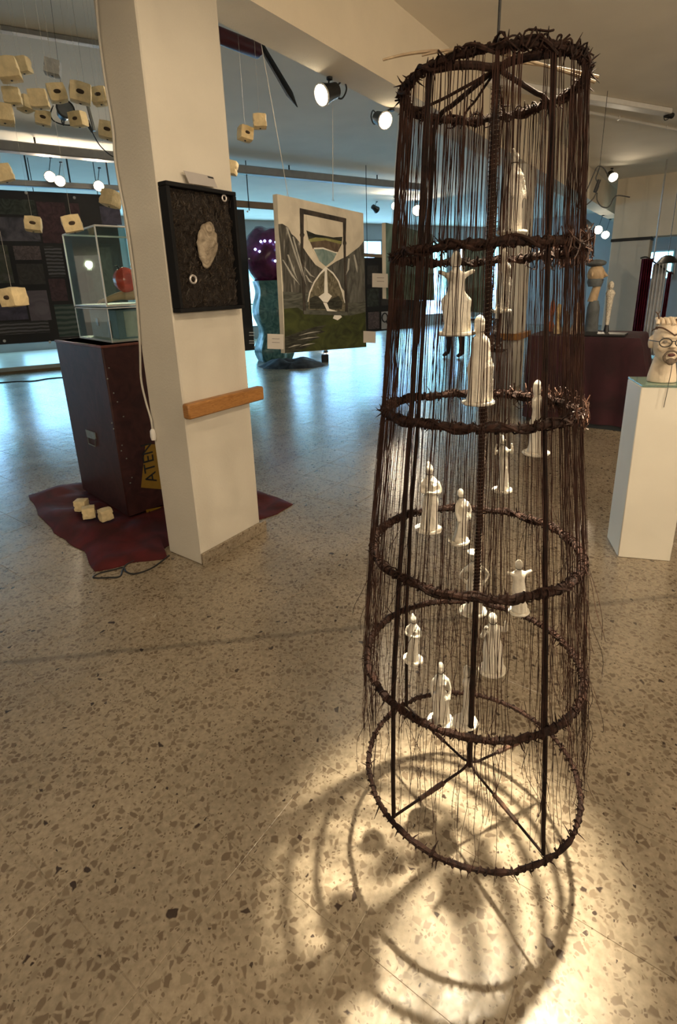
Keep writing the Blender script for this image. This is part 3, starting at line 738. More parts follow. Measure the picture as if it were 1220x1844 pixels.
# red cloth pooled on the floor
out_px = [(52, 893), (70, 928), (108, 968), (150, 996), (170, 1032), (198, 1026), (240, 1014), (302, 1006)]
poly = [at_z(x, y) for x, y in out_px]+[W(1.62, 2.52), W(2.17, 2.52)]+[at_z(x, y) for x, y in ((468, 936), (500, 926), (526, 909), (498, 896), (462, 886), (400, 868), (300, 858), (200, 862), (130, 872), (85, 882))]
cc = sum(poly, V3((0, 0, 0)))/len(poly); cc = cc+(c0+dl*.2+dr*.2-cc)*.6; cc.z = 0
ring_n = 96; loop = []
tot = []
for i in range(len(poly)):
    a, b = poly[i], poly[(i+1) % len(poly)]
    for k in range(5): loop.append(a.lerp(b, k/5))
n = len(loop); m = MB(); rad = 12; vs = []
foot = lambda p: (-.03 < (p-c0).dot(dl) < ll+.03) and (-.03 < (p-c0).dot(dr) < lr+.03)
for j in range(rad+1):
    t = j/rad
    for i, p in enumerate(loop):
        q = cc.lerp(V3((p.x, p.y, 0)), t) if j else cc.copy()
        if j == rad: q += (q-cc).normalized()*.02*noise.noise(q*6)
        hgt = .012+.020*(noise.noise(q*6.5)+.5)+.055*max(0, noise.noise(q*4.1+V3((4, 2, 0))))
        if foot(q): hgt = .010
        if j == rad: hgt = .006
        if hgt < .004: hgt = .004
        vs.append(V3((q.x, q.y, hgt)))
fs = [(j*n+i, j*n+(i+1) % n, (j+1)*n+(i+1) % n, (j+1)*n+i) for j in range(rad) for i in range(n)]
vs += [V3((p.x, p.y, .0015)) for p in vs[rad*n:(rad+1)*n]]
fs += [(rad*n+i, rad*n+(i+1) % n, (rad+1)*n+(i+1) % n, (rad+1)*n+i) for i in range(n)]
m.add(vs, fs); solo('red_cloth', m, M_CLOTHR, 'crumpled red cloth spread on the floor under the maroon crate', 'cloth', (cc.x, cc.y, 0))
# black cable on the floor before it
m = MB(); m.tube(smooth_path([at_z(x, y, .006) for x, y in ((305, 1000), (275, 1022), (245, 1033), (228, 1030), (222, 1022), (205, 1026), (180, 1032), (168, 1040), (195, 1040), (216, 1038), (222, 1024), (232, 1014), (262, 1004), (290, 1002))], 6), .0045, 6)
solo('floor_cable', m, M_BLACK, 'thin black cable looped on the floor at the edge of the red cloth', 'cable', at_z(228, 1030))
m = MB(); m.tube(smooth_path([at_z(x, y, .008) for x, y in ((-40, 690), (0, 689), (30, 687), (60, 686), (85, 682), (108, 680), (122, 680))], 4), .011, 6)
solo('wall_cable', m, M_BLACK, 'long black cable running across the shiny floor behind the maroon crate', 'cable', at_z(60, 686))
# hanging power cable with its plug
pc = [at_u(x, y, 1.635) for x, y in ((172, -20), (178, 60), (190, 150), (203, 230), (207, 285), (216, 340), (228, 400), (238, 470), (246, 540), (252, 620), (254, 680), (262, 720), (272, 755), (275, 776))]
M_CORD = mat('cream_cable', (0.50, 0.47, 0.41), 0.5, 0.05, 20)
pcab = thing('power_cable', 'cream cable running down the pillar edge to a white socket', 'cable', pc[-1]-Z*.04)
m = MB(); m.tube(smooth_path(pc, 5), .0055, 7); m.build('cord', M_CORD, pcab)
e = pc[-1]; m = MB(); m.tube([e+Z*.012, e, e-Z*.030, e-Z*.052], [.007, .015, .017, .013], 10); m.build('socket', M_WHITE, pcab)

# ------------------------------------------------------------------ cream foam blocks
def block_mesh(kind, seed):
    r = random.Random(seed); m = MB(); bm = bmesh.new(); bmesh.ops.create_cube(bm, size=2.0)
    bmesh.ops.subdivide_edges(bm, edges=bm.edges[:], cuts=6, use_grid_fill=True)
    for v in bm.verts:
        p = v.co.copy(); q = V3([math.copysign(min(1, abs(c))**1.0, c) for c in p])
        s_ = p.normalized()*1.25; p = q.lerp(s_, .28)
        if kind == 'groove':
            g = math.exp(-((p.z-.05*math.sin(p.x*4+seed))/.13)**2); p.x *= 1-.22*g; p.y *= 1-.22*g
            g = math.exp(-((p.z-.55)/.09)**2); p.x *= 1-.10*g; p.y *= 1-.10*g
        else:
            dx = p.x/.52; dz = p.z/.30; e = dx*dx+dz*dz
            if p.y < -.4 and e < 1.6: p.y += .34*math.exp(-e*1.4)
        p += V3((noise.noise(p*1.9+V3((seed, 0, 0))), noise.noise(p*1.9+V3((0, seed, 0))), noise.noise(p*1.9+V3((0, 0, seed)))))*.07
        v.co = V3((p.x*.048, p.y*.042, p.z*.044))
    bm.verts.index_update(); m.add([v.co for v in bm.verts], [tuple(v.index for v in f.verts) for f in bm.faces]); bm.free(); return m
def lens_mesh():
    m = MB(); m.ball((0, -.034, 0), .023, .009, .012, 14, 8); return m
def make_block(name, kind, seed, loc, rot, label, group, hang=True, sc=1.0, mt=None):
    t = thing(name, label, 'foam block', loc, group); t.rotation_euler = rot
    b = block_mesh(kind, seed); b.v = [p*sc for p in b.v]
    o = b.build('block', mt or M_CREAM, None); o.parent = t
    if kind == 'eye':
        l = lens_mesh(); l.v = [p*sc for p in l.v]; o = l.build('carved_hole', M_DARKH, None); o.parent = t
    if hang:
        R = t.rotation_euler.to_matrix().inverted(); top = V3((0, 0, CEIL-loc.z)); l = MB()
        l.tube([R @ V3((0, 0, .02*sc)), R @ top], .0006, 4); o = l.build('hanging_thread', M_CORD, None); o.parent = t
    m = MB(); m.ball((0, -.004, -.046*sc), .007, .007, .005, 8, 6); o = m.build('peg', M_BLACK, None); o.parent = t
    return t
HB = [(15, 126, 3.2, 'groove', 1.12), (40, 118, 3.5, 'groove', .9), (95, 123, 3.7, 'pale', .95), (22, 174, 3.4, 'groove', .95), (46, 187, 3.7, 'groove', .9), (70, 179, 3.3, 'groove', 1.0), (6, 206, 3.3, 'groove', 1.05), (78, 213, 3.95, 'eye', 1.0), (103, 168, 3.4, 'eye', 1.0), (145, 168, 3.2, 'eye', 1.08), (180, 174, 3.5, 'eye', .95), (141, 215, 3.6, 'eye', .92), (195, 236, 3.25, 'eye', .95), (6, 312, 3.2, 'groove', 1.0), (60, 404, 3.6, 'eye', 1.0), (130, 403, 2.95, 'eye', .95), (200, 358, 3.3, 'groove', 1.0), (24, 535, 2.75, 'eye', 1.05), (415, 302, 3.6, 'groove', .9), (442, 241, 3.7, 'eye', .9), (468, 219, 3.6, 'groove', .85)]
NB = {(40, 118): 'small grooved cream foam block just behind the large grooved one', (22, 174): 'grooved cream foam block, end of the tight row of three away from the spotlight', (46, 187): 'grooved cream foam block in the middle of the tight row of three', (70, 179): 'grooved cream foam block, end of the tight row of three nearest the unlit spotlight', (6, 206): 'grooved cream foam block hanging just below the tight row of three', (78, 213): 'cream foam block with a carved hole beside the unlit spotlight cable', (103, 168): 'cream foam block with a carved hole right above the unlit spotlight', (180, 174): 'cream foam block with a carved hole between the brightest block and the pillar', (141, 215): 'cream foam block with a carved hole beside the grey hanging rod', (195, 236): 'cream foam block with a carved hole touching the cream pillar cable', (6, 312): 'grooved cream foam block hanging alone before the far trunking', (15, 126): 'large cream foam block with grooves, high near the ceiling', (95, 123): 'pale greyish foam block hanging near the ceiling', (145, 168): 'brightly lit cream foam block with a carved eye hole', (24, 535): 'lowest hanging cream foam block with a slit, in front of the photo board', (60, 404): 'cream foam block with a dimple hanging before the photo board', (130, 403): 'cream foam block hanging at the corner of the tall clear case', (200, 358): 'grooved cream foam block beside the pillar above the tall case', (415, 302): 'grooved cream foam block half hidden behind the pillar', (442, 241): 'cream foam block with a small hole hanging past the pillar, the lower of two', (468, 219): 'grooved cream foam block hanging past the pillar, the upper of two'}
M_PALE = mat('pale_foam', (0.40, 0.39, 0.37), 0.7, 0.1, 24, 0.4, 60)
for k, (x, y, Y, kind, sc) in enumerate(HB):
    lab = NB.get((x, y)) or ('cream foam block with a carved hole, in the hanging cluster near the ceiling' if kind == 'eye' else 'grooved cream foam block, in the hanging cluster near the ceiling')
    make_block('foam_block', 'groove' if kind == 'pale' else kind, k+1, at_y(x, y, Y), (RND.uniform(-.25, .1), RND.uniform(-.25, .25), RND.uniform(-.5, .6)), lab, 'cream foam blocks hung on threads', True, sc, M_PALE if kind == 'pale' else None)
for k, (x, y, lab, z) in enumerate(((147, 909, 'round cream foam block on the red cloth, the one farthest back', .09), (160, 922, 'cream foam block on the red cloth between two others', .08), (190, 926, 'flat stacked cream foam block lying alone on the red cloth', .08))):
    make_block('foam_block', 'groove', 40+k, at_z(x, y, z), (0, 0, .4*k), lab, 'cream foam blocks on the red cloth', False, .86)

# ================================================================== FRAMED RELIEF on the pillar
vF = PV0-.062
cs = [at_v(x, y, vF) for x, y in ((303, 324), (428, 347), (440, 559), (321, 560))]
ua = (cs[0].dot(U)+cs[3].dot(U))/2; ub = (cs[1].dot(U)+cs[2].dot(U))/2; za = (cs[0].z+cs[1].z)/2; zb_ = (cs[2].z+cs[3].z)/2
fr = thing('framed_relief', 'deep black frame with a pale stone face on dark brown matted fibres, on the pillar', 'artwork', W((ua+ub)/2, PV0-.001, zb_))
M_FRB = mat('black_frame', (0.007, 0.007, 0.008), 0.7, 0.2, 20, spec=0.2)
fw = .020
for (a, b, c, d) in ((ua, ub, za-fw, za), (ua, ub, zb_, zb_+fw), (ua, ua+fw, zb_+fw, za-fw), (ub-fw, ub, zb_+fw, za-fw)):
    m = MB(); wbox(m, a, b, vF, PV0-.001, c, d, .003); m.build('frame_side', M_FRB, fr)
m = MB(); nu_, nv_ = 44, 56; vs = []
for j in range(nv_+1):
    for i in range(nu_+1):
        a = ua+fw+(ub-ua-2*fw)*i/nu_; z = zb_+fw+(za-zb_-2*fw)*j/nv_
        p = V3((a*14, z*14, 0)); vs.append(W(a, PV0-.022-.014*noise.noise(p*1.7)-.010*noise.noise(p*5), z))
m.add(vs, [(j*(nu_+1)+i, j*(nu_+1)+i+1, (j+1)*(nu_+1)+i+1, (j+1)*(nu_+1)+i) for j in range(nv_) for i in range(nu_)])
M_FIB = mat2('matted_fibre', (0.006, 0.004, 0.003), (0.026, 0.016, 0.010), 60, 0.6, 3.0, bump=0.8, c2=(0.07, 0.048, 0.03))
bd = m.build('fibre_board', M_FIB, fr)
m = MB(); fr_r = random.Random(3)
for k in range(420):
    a = fr_r.uniform(ua+.03, ub-.03); z = fr_r.uniform(zb_+.03, za-.03); pts = []
    for q in range(6):
        pts.append(W(min(max(a, ua+.025), ub-.025), PV0-.034-.010*fr_r.random(), min(max(z, zb_+.025), za-.025))); a += fr_r.uniform(-.014, .014); z += fr_r.uniform(-.018, .018)
    m.tube(pts, .0010, 3, cap=False)
fb = m.build('loose_fibres', mat2('fibre_strand', (0.010, 0.006, 0.004), (0.07, 0.048, 0.03), 30, 0.5, 1), bd); fb['kind'] = 'stuff'
sc_ = at_v(373, 442, PV0-.045)
m = MB(); m.ball((0, 0, 0), .064, .028, .112, 26, 20, jit=.07, seed=2)
sv = []
for p in m.v:
    q = V3((p.x*(1-.28*(p.z/.104 < 0)*abs(p.z/.104)), p.y, p.z)); q += V3((.006*noise.noise(q*40), 0, .006*noise.noise(q*42)));
    a = .20; q = V3((q.x*math.cos(a)-q.z*math.sin(a)*-1, q.y, q.z*math.cos(a)-q.x*math.sin(a))); sv.append(sc_+U*q.x-N*abs(q.y)*1.0+Z*q.z)
m.v = sv; m.build('stone_face', mat2('pale_stone', (0.16, 0.125, 0.085), (0.42, 0.35, 0.26), 16, 0.75, 2.0, bump=0.7), fr)
for x, y, r in ((404, 357, .014), (348, 503, .0185)):
    c = at_v(x, y, PV0-.052); m = MB(); m.loop_tube([c+U*(r*math.cos(a*.3927))+Z*(r*math.sin(a*.3927)) for a in range(16)], r*.30, 8)
    m.build('metal_washer', mat('washer_metal', (0.62, 0.58, 0.56), 0.3, 0.1, 30, metal=0.6), fr)
cs = [at_v(x, y, PV0-.03) for x, y in ((331, 307), (384, 318), (392, 338), (341, 330))]
m = MB(); m.prism(cs, N*.002); t = solo('caption_card', m, mat('card_grey', (0.40, 0.37, 0.35), 0.7, 0.04, 10), 'blank grey white card leaning on top of the black relief frame', 'card', (cs[2]+cs[3])/2)
m = MB(); m.prism([at_v(x, y, PV0-.032) for x, y in ((374, 317), (384, 319.5), (385, 322), (375, 319.5))], N*-.0005); m.build('print_mark', M_BLACK, t, smooth=False)

# ================================================================== HOURGLASS PAINTING under the beam
VP = 2.50
def zp(x, y): return (440+x/4.357, 330+y/4.357)
g = lambda x, y, o=0.0: at_v(*zp(x, y), VP-o)
c4 = [g(258, 84), g(935, 235), g(960, 1285), g(322, 1334)]
pa = (c4[0].dot(U)+c4[3].dot(U))/2; pb_ = (c4[1].dot(U)+c4[2].dot(U))/2
pnt = thing('hourglass_painting', 'large unframed canvas of an hourglass standing between grey mountains', 'painting', W((pa+pb_)/2, VP+.02, min(c4[2].z, c4[3].z)))
M_CANV = mat2('canvas_sky', (0.60, 0.55, 0.45), (0.76, 0.70, 0.58), 4, 0.8, 1.0)
m = MB(); m.prism(c4, N*.04); m.build('canvas', M_CANV, pnt, smooth=False)
lay = [0.0006]
def paint(name, pts, mt, smooth=True):
    lay[0] += .00025
    P = [g(x, y, lay[0]) for x, y in pts]
    m = MB(); m.prism(P, N*(lay[0]-.0001)); return m.build(name, mt, pnt, smooth=False)
M_MT = mat2('painted_mountain', (0.025, 0.024, 0.021), (0.12, 0.115, 0.10), 9, 0.7, 2.5, (1.5, 1.5, .35), .32, .62, c2=(0.42, 0.41, 0.38))
M_MT2 = mat2('painted_mountain_far', (0.05, 0.052, 0.047), (0.16, 0.16, 0.145), 7, 0.7, 2.5, (1.5, 1.5, .5), .35, .7)
M_OLV = mat2('painted_water_grey', (0.045, 0.05, 0.04), (0.13, 0.135, 0.115), 10, 0.7, 2, (.5, .5, 3), .35, .7)
M_GRN = mat2('painted_grass', (0.018, 0.024, 0.006), (0.065, 0.080, 0.018), 6, 0.75, 2, (.7, .7, 1.4), .3, .7)
M_RCK = mat2('painted_rock', (0.012, 0.014, 0.010), (0.075, 0.075, 0.055), 12, 0.7, 2, (.4, .4, 3), .4, .75)
M_FRD = mat2('painted_frame', (0.025, 0.022, 0.02), (0.075, 0.06, 0.05), 10, 0.7, 1)
M_CRM = mat2('painted_cream', (0.64, 0.58, 0.47), (0.78, 0.72, 0.60), 5, 0.8, 1)
M_WHT = mat2('painted_white', (0.76, 0.74, 0.68), (0.88, 0.86, 0.80), 8, 0.8, 1)
M_TEAL = mat2('painted_teal', (0.14, 0.22, 0.21), (0.30, 0.38, 0.36), 10, 0.7, 1)
M_BRN = mat2('painted_brown', (0.09, 0.065, 0.045), (0.17, 0.125, 0.085), 12, 0.7, 1)
M_LIME = mat2('painted_lime', (0.22, 0.22, 0.07), (0.32, 0.32, 0.13), 10, 0.7, 1)
M_UND = mat2('painted_undergrowth', (0.07, 0.06, 0.035), (0.22, 0.20, 0.14), 16, 0.7, 2, c2=(0.40, 0.38, 0.30))
paint('mountain', [(268, 320), (300, 318), (345, 345), (372, 398), (400, 420), (440, 470), (500, 560), (560, 640), (640, 690), (600, 790), (520, 860), (480, 900), (310, 880), (295, 640)], M_MT)
paint('mountain', [(942, 450), (905, 498), (850, 540), (810, 572), (770, 590), (720, 615), (640, 670), (700, 740), (790, 850), (810, 950), (952, 960)], M_MT2)
paint('lake', [(305, 850), (500, 860), (800, 940), (952, 930), (955, 1050), (314, 1050)], M_OLV)
paint('grass', [(313, 985), (420, 975), (480, 1015), (800, 1030), (830, 1040), (953, 1010), (960, 1284), (322, 1333)], M_GRN)
paint('rocks', [(320, 1205), (420, 1170), (560, 1125), (650, 1108), (600, 1150), (640, 1165), (560, 1190), (600, 1212), (480, 1250), (520, 1275), (400, 1327), (322, 1332)], M_RCK)
paint('upper_glass', [(490, 240), (778, 300), (775, 440), (740, 560), (700, 610), (642, 655), (590, 610), (540, 530), (505, 430)], M_CRM)
paint('island_slope', [(490, 370), (560, 400), (620, 410), (700, 425), (772, 420), (765, 480), (735, 540), (540, 512), (508, 440)], M_RCK)
paint('island_rim', [(505, 440), (560, 425), (640, 430), (765, 455), (760, 480), (640, 455), (520, 462)], M_LIME)
paint('island_cliff', [(520, 462), (640, 447), (755, 478), (740, 535), (690, 545), (540, 515)], M_BRN)
paint('falling_water', [(545, 510), (620, 508), (728, 548), (700, 605), (642, 652), (592, 610)], M_TEAL)
paint('foam_edge', [(545, 506), (620, 504), (730, 544), (728, 552), (620, 516), (548, 518)], M_WHT)
paint('lower_glass', [(642, 655), (720, 730), (768, 830), (795, 930), (790, 1005), (505, 990), (508, 880), (560, 770)], M_UND)
for dy, w in ((0, 0),):
    paint('glass_line', [(640, 655), (700, 700), (745, 765), (775, 850), (795, 940), (788, 940), (766, 855), (735, 770), (695, 712), (648, 672), (600, 715), (555, 780), (520, 860), (505, 930), (498, 930), (512, 855), (548, 772), (595, 705)], M_WHT)
paint('wood_hill', [(515, 905), (560, 880), (600, 905), (640, 950), (690, 905), (740, 885), (775, 935), (765, 990), (515, 985)], M_RCK)
paint('waterfall', [(634, 672), (650, 672), (658, 860), (690, 885), (655, 935), (620, 930), (585, 890), (628, 860)], M_WHT)
paint('path', [(620, 935), (650, 940), (668, 985), (740, 1008), (768, 1050), (735, 1075), (698, 1060), (716, 1022), (652, 1002)], M_WHT)
paint('hourglass_bar', [(440, 195), (800, 275), (800, 312), (440, 235)], M_FRD)
paint('hourglass_post', [(440, 195), (468, 202), (468, 390), (475, 405), (466, 425), (462, 620), (472, 640), (466, 665), (488, 1025), (466, 1025), (455, 665), (448, 640), (452, 620), (446, 425), (440, 405), (444, 390)], M_FRD)
paint('hourglass_post', [(776, 275), (802, 278), (798, 450), (804, 470), (798, 490), (800, 660), (816, 1035), (796, 1035), (786, 660), (784, 490), (778, 470), (782, 450)], M_FRD)
paint('hourglass_base', [(466, 1000), (480, 998), (800, 1008), (812, 1012), (814, 1038), (470, 1028)], M_OLV)
for (a, b, c, d) in ((330, 345, 470, 760), (380, 420, 490, 800), (300, 600, 440, 800), (470, 660, 560, 740), (340, 560, 420, 760), (480, 720, 540, 780), (860, 560, 890, 700), (820, 590, 800, 720)):
    paint('brush_streak', [(a, b), (a+9, b), ((a+c)/2+14, (b+d)/2+20), (c, d), ((a+c)/2+2, (b+d)/2+26)], mat2('painted_streak', (0.34, 0.33, 0.30), (0.5, 0.49, 0.45), 9, .7, 1))
for (a, b, c, d) in ((430, 1195, 600, 1160), (420, 1230, 590, 1205), (440, 1280, 560, 1255), (350, 1290, 450, 1265)):
    paint('brush_streak', [(a, b), ((a+c)/2, (b+d)/2-8), (c, d), ((a+c)/2, (b+d)/2)], MATS['painted_streak'])
M_STRING = mat('white_string', (0.62, 0.60, 0.55), 0.7, 0.05, 20)
for (x0, y0, x1, y1) in ((470, 78, 518, 346), (600, 160, 600, 354)):
    a = at_v(x0, y0, VP-.02); a.z = BEAM_Z+.03; b = at_v(x1, y1, VP+.02); m = MB()
    a = V3((a.x, a.y, BEAM_Z+.004)) if False else a
    m.tube([b, a], .0022, 6); m.tube([b-Z*.03-U*.012, b, b+U*.012-Z*.03], .0022, 5); m.build('hanging_string', M_STRING, pnt)
def card(x0, y0, x1, y1, plane, label, lines=2):
    cs = [plane(x, y) for x, y in ((x0, y0), (x1, y0+1), (x1, y1+1), (x0, y1))]
    nn = (cs[1]-cs[0]).cross(cs[3]-cs[0]).normalized()
    if nn.dot(CAM-cs[0]) < 0: nn = -nn
    m = MB(); m.prism(cs, nn*-.002); o = solo('caption_card', m, mat('card_white', (0.55, 0.52, 0.48), 0.7, 0.04, 10), label, 'card', (cs[2]+cs[3])/2)
    for k in range(lines):
        a = cs[0].lerp(cs[3], .3+.25*k); b = cs[1].lerp(cs[2], .3+.25*k); d = (cs[3]-cs[0])*.03
        m = MB(); m.prism([a.lerp(b, .28), a.lerp(b, .75), a.lerp(b, .75)+d, a.lerp(b, .28)+d], nn*.0006); m.build('print_line', mat('print_grey', (0.12, 0.11, 0.11), 0.8, 0.1, 10), o, smooth=False)
    return o
card(482, 601, 511, 628, lambda x, y: at_v(x, y, VP-.004), 'white caption card at the lower left corner of the hourglass painting')
card(655, 596, 677, 617, lambda x, y: at_v(x, y, VP-.003), 'small white caption card at the lower right corner of the hourglass painting', 0)

# ================================================================== SPOTLIGHTS
M_LAMP = bpy.data.materials.new('lamp_lens'); M_LAMP.use_nodes = True
_b = M_LAMP.node_tree.nodes['Principled BSDF']; _b.inputs['Emission Color'].default_value = (1.0, 0.86, 0.62, 1); _b.inputs['Emission Strength'].default_value = 14.0
M_LENSOFF = mat('dark_lens', (0.10, 0.105, 0.11), 0.15, 0.2, 20)
def spotlight(pos, d, r, label, group, on=True, watts=0.0, stem=None, cone=70, loop=True, name='spotlight', sr_=.006):
    d = V3(d).normalized(); pos = V3(pos); t = thing(name, label, 'spotlight', pos, group)
    sx = d.orthogonal().normalized(); L = r*2.1
    m = MB(); m.tube([pos-d*L, pos-d*L*.95, pos-d*L*.5, pos-d*(.06*r), pos], [r*.55, r*.72, r*.80, r*1.04, r*1.06], 20, cap=True); m.build('housing', M_BLACK, t)
    m = MB(); m.tube([pos+d*(.01*r), pos+d*(.05*r)], [r*.90, r*.84], 20); m.build('lens', M_LAMP if on else M_LENSOFF, t, smooth=False)
    m = MB(); m.loop_tube([pos+d*.04*r+(sx*math.cos(a*.349)+d.cross(sx)*math.sin(a*.349))*r*.98 for a in range(18)], r*.09, 6); m.build('bezel', M_WHITE if on else M_BLACK, t)
    if stem is not None:
        e = V3(stem); b0 = pos-d*L*.45; m = MB(); m.tube([b0+Z*r*.6, e], sr_, 6); m.tube([e-Z*.004, e-Z*.02], r*.30, 12); m.build('bracket', M_BLACK, t)
    if loop:
        m = MB(); a = pos-d*L; c = a-d*r*.5; w = d.cross(Z).normalized() if abs(d.z) < .95 else sx
        m.tube(smooth_path([a+Z*r*.3, c+Z*r*.6-d*r*.5, c-d*r*1.0-Z*r*.2, c-Z*r*.9-d*r*.3, a-Z*r*.5+d*r*.3], 5), r*.09, 6); m.build('cable_loop', M_BLACK, t)
    if on and watts:
        l = bpy.data.lights.new('lamp', 'SPOT'); l.energy = watts; l.specular_factor = 0.15; l.color = WARM; l.spot_size = math.radians(cone); l.spot_blend = .7; l.shadow_soft_size = r*.9
        o = bpy.data.objects.new('lamp', l); COL.objects.link(o); o.parent = t; o.location = d*(r*.25)
        o.rotation_euler = d.to_track_quat('-Z', 'Y').to_euler()
    return t
GB = 'spotlights on the ceiling beam'
sp = at_v(580, 171, PV1+.03); spotlight(sp, V3((-.72, -.62, -.38)), .072, 'black spotlight with glowing round lens hung under the beam, its back to the cage', GB, True, 40, W(sp.dot(U)+.03, PV1-.02, BEAM_Z), 75)
sp = at_v(694, 217, PV1+.03); spotlight(sp, V3((.42, -.8, -.40)), .068, 'black spotlight with glowing round lens on the beam beside the cage top', GB, True, 40, W(sp.dot(U)+.03, PV1-.02, BEAM_Z), 75)
# key lamp fixture above the cage (out of frame)
spotlight(KEY_POS+V3((.02, .03, .02)), V3((.33, 1.03, .2))-KEY_POS, .05, 'black ceiling spotlight aimed down into the vine cage', 'ceiling spotlights', False, 0, (KEY_POS.x+.05, KEY_POS.y+.08, CEIL), loop=False)
for lc, tg, w_, cn, lab in (((1.15, .35, 3.2), (1.85, 2.7, 1.0), 75, 60, 'unseen black ceiling spotlight added to brighten the bust on the white plinth'), ((1.3, .55, 3.2), (-.72, 2.9, 1.4), 70, 50, 'unseen black ceiling spotlight added to brighten the framed relief on the pillar'), ((-1.6, -.6, 3.2), (-.6, 1.4, 0), 95, 105, 'unseen black ceiling spotlight added to brighten the open floor before the pillar'), ((3.4, 2.6, 3.2), (3.6, 6.4, .9), 110, 75, 'unseen black ceiling spotlight added to brighten the maroon table')):  # fill spots added out of view to brighten bust, pillar, floor and table
    lc = V3(lc); spotlight(lc, V3(tg)-lc, .05, lab, 'ceiling spotlights', True, w_, (lc.x, lc.y, CEIL), cn, loop=False)
sp = at_y(118, 196, 3.9); spotlight(sp, V3((.55, -.8, .05)), .055, 'unlit black round spotlight among the hanging foam blocks', None, False, 0, (sp.x, sp.y+.05, CEIL), sr_=.0012)
m = MB(); m.tube(smooth_path([at_y(x, y, 3.95) for x, y in ((96, 190), (91, 205), (96, 217), (112, 224), (130, 226))], 5), .004, 6); solo('lamp_cable', m, M_BLACK, 'thin black cable drooping from the unlit round spotlight', 'cable', at_y(96, 217, 3.95))
a = at_y(158, 190, 4.0); b = at_y(170, 236, 4.0)
t = thing('ceiling_hook', 'grey hanging rod with a black plug among the foam blocks', 'rod', b); m = MB(); m.tube([V3((a.x, a.y, CEIL)), a+Z*.01, a, b], [.0012, .0012, .011, .011], 8); m.build('rod', M_STEEL, t)
m = MB(); m.tube([at_y(156, 218, 3.98), at_y(166, 238, 3.98)], [.018, .008], 8); m.build('plug', M_BLACK, t)
m = MB(); m.tube(smooth_path([at_y(x, y, 3.98) for x, y in ((166, 238), (180, 262), (200, 280), (214, 284))], 5), .004, 6); m.build('cable', M_BLACK, t)

TB = 9.5
GF = 'spotlights above the photo board'
for k, (x, y, lab, on) in enumerate(((90, 318, 'glowing spotlight above the photo board, first of a touching pair', 1), (108, 326, 'glowing spotlight above the photo board, second of a touching pair', 1), (178, 335, 'single glowing spotlight above the photo board by the tall case', 1))):
    sp = at_t(x, y, TB-.35); spotlight(sp, (CAM-sp+V3((.6, 0, -1.5))), .075, lab, GF, True, 60 if k != 1 else 0, (sp.x, sp.y+.12, sp.z+.28), 150, loop=False)
for x, y, lab in ((712, 371, 'glowing spotlight far behind the upper cage strands, the smaller of two'), (752, 379, 'bright glowing spotlight far behind the upper cage strands')):
    sp = at_z(x, y, 3.22); spotlight(sp, CAM-sp, .13 if x > 730 else .09, lab, 'far spotlights behind the cage', True, 60, (sp.x, sp.y+.15, CEIL), 150, loop=False)
sp = at_z(679, 378, 3.25); spotlight(sp, V3((.5, .5, -.3)), .08, 'unlit black spotlight under the far ceiling beside the hourglass painting', None, False, 0, (sp.x, sp.y, CEIL), loop=False)
sp = at_z(1105, 319, 3.27); spotlight(sp, V3((-.1, -1, -.55)), .085, 'white bodied glowing spotlight under the ceiling right of the cage', None, True, 45, (sp.x, sp.y+.08, CEIL), 110, loop=False)
for x, y, lab in ((1078, 414, 'glowing spotlight at the end of the beam, first of a pair'), (1091, 423, 'glowing spotlight at the end of the beam, second of a pair')):
    sp = at_v(x, y, PV1+.02); spotlight(sp, CAM-sp+V3((0, 0, -1)), .10, lab, 'spotlights at the far end of the beam', True, 15, W(sp.dot(U), PV1-.05, BEAM_Z), 80, loop=False)
m = MB(); c = at_v(1062, 404, PV1); m.prism([at_v(x, y, PV1+.01) for x, y in ((1055, 394), (1060, 396), (1070, 405), (1066, 411), (1058, 413))], N*.12); solo('barn_door_flap', m, M_BLACK, 'black metal lamp flap hanging at the far end of the beam', 'lamp flap', c)
M_FLAP = MATS['black_plastic']

def fill_torchiere(x, y, watts, label):  # invented uplighter out of view, added to lift ceiling and pillar brightness
    b = V3((x, y, 0)); t = thing('unseen_fill_uplighter', label, 'lamp', b, 'unseen added fill uplighters')
    m = MB(); m.tube([b, b+Z*.02, b+Z*.03], [.15, .15, .05], 20); m.build('base', M_BLACK, t)
    m = MB(); m.tube([b+Z*.03, b+Z*1.85], .012, 10); m.build('pole', M_BLACK, t)
    m = MB(); m.tube([b+Z*1.85, b+Z*1.88, b+Z*1.93], [.03, .10, .15], 20, cap=False); m.build('bowl', M_BLACK, t)
    m = MB(); m.ball(b+Z*1.93, .045, nu=12, nv=8); m.build('bulb', M_LAMP, t)
    l = bpy.data.lights.new('lamp', 'POINT'); l.energy = watts; l.color = WARM; l.shadow_soft_size = .06; l.specular_factor = .1
    o = bpy.data.objects.new('lamp', l); COL.objects.link(o); o.parent = t; o.location = (0, 0, 2.04)
fill_torchiere(2.0, -1.3, 95, 'unseen black uplighter added as fill light behind the open floor')
fill_torchiere(4.6, .4, 130, 'unseen black uplighter added as fill light beyond the white plinth')

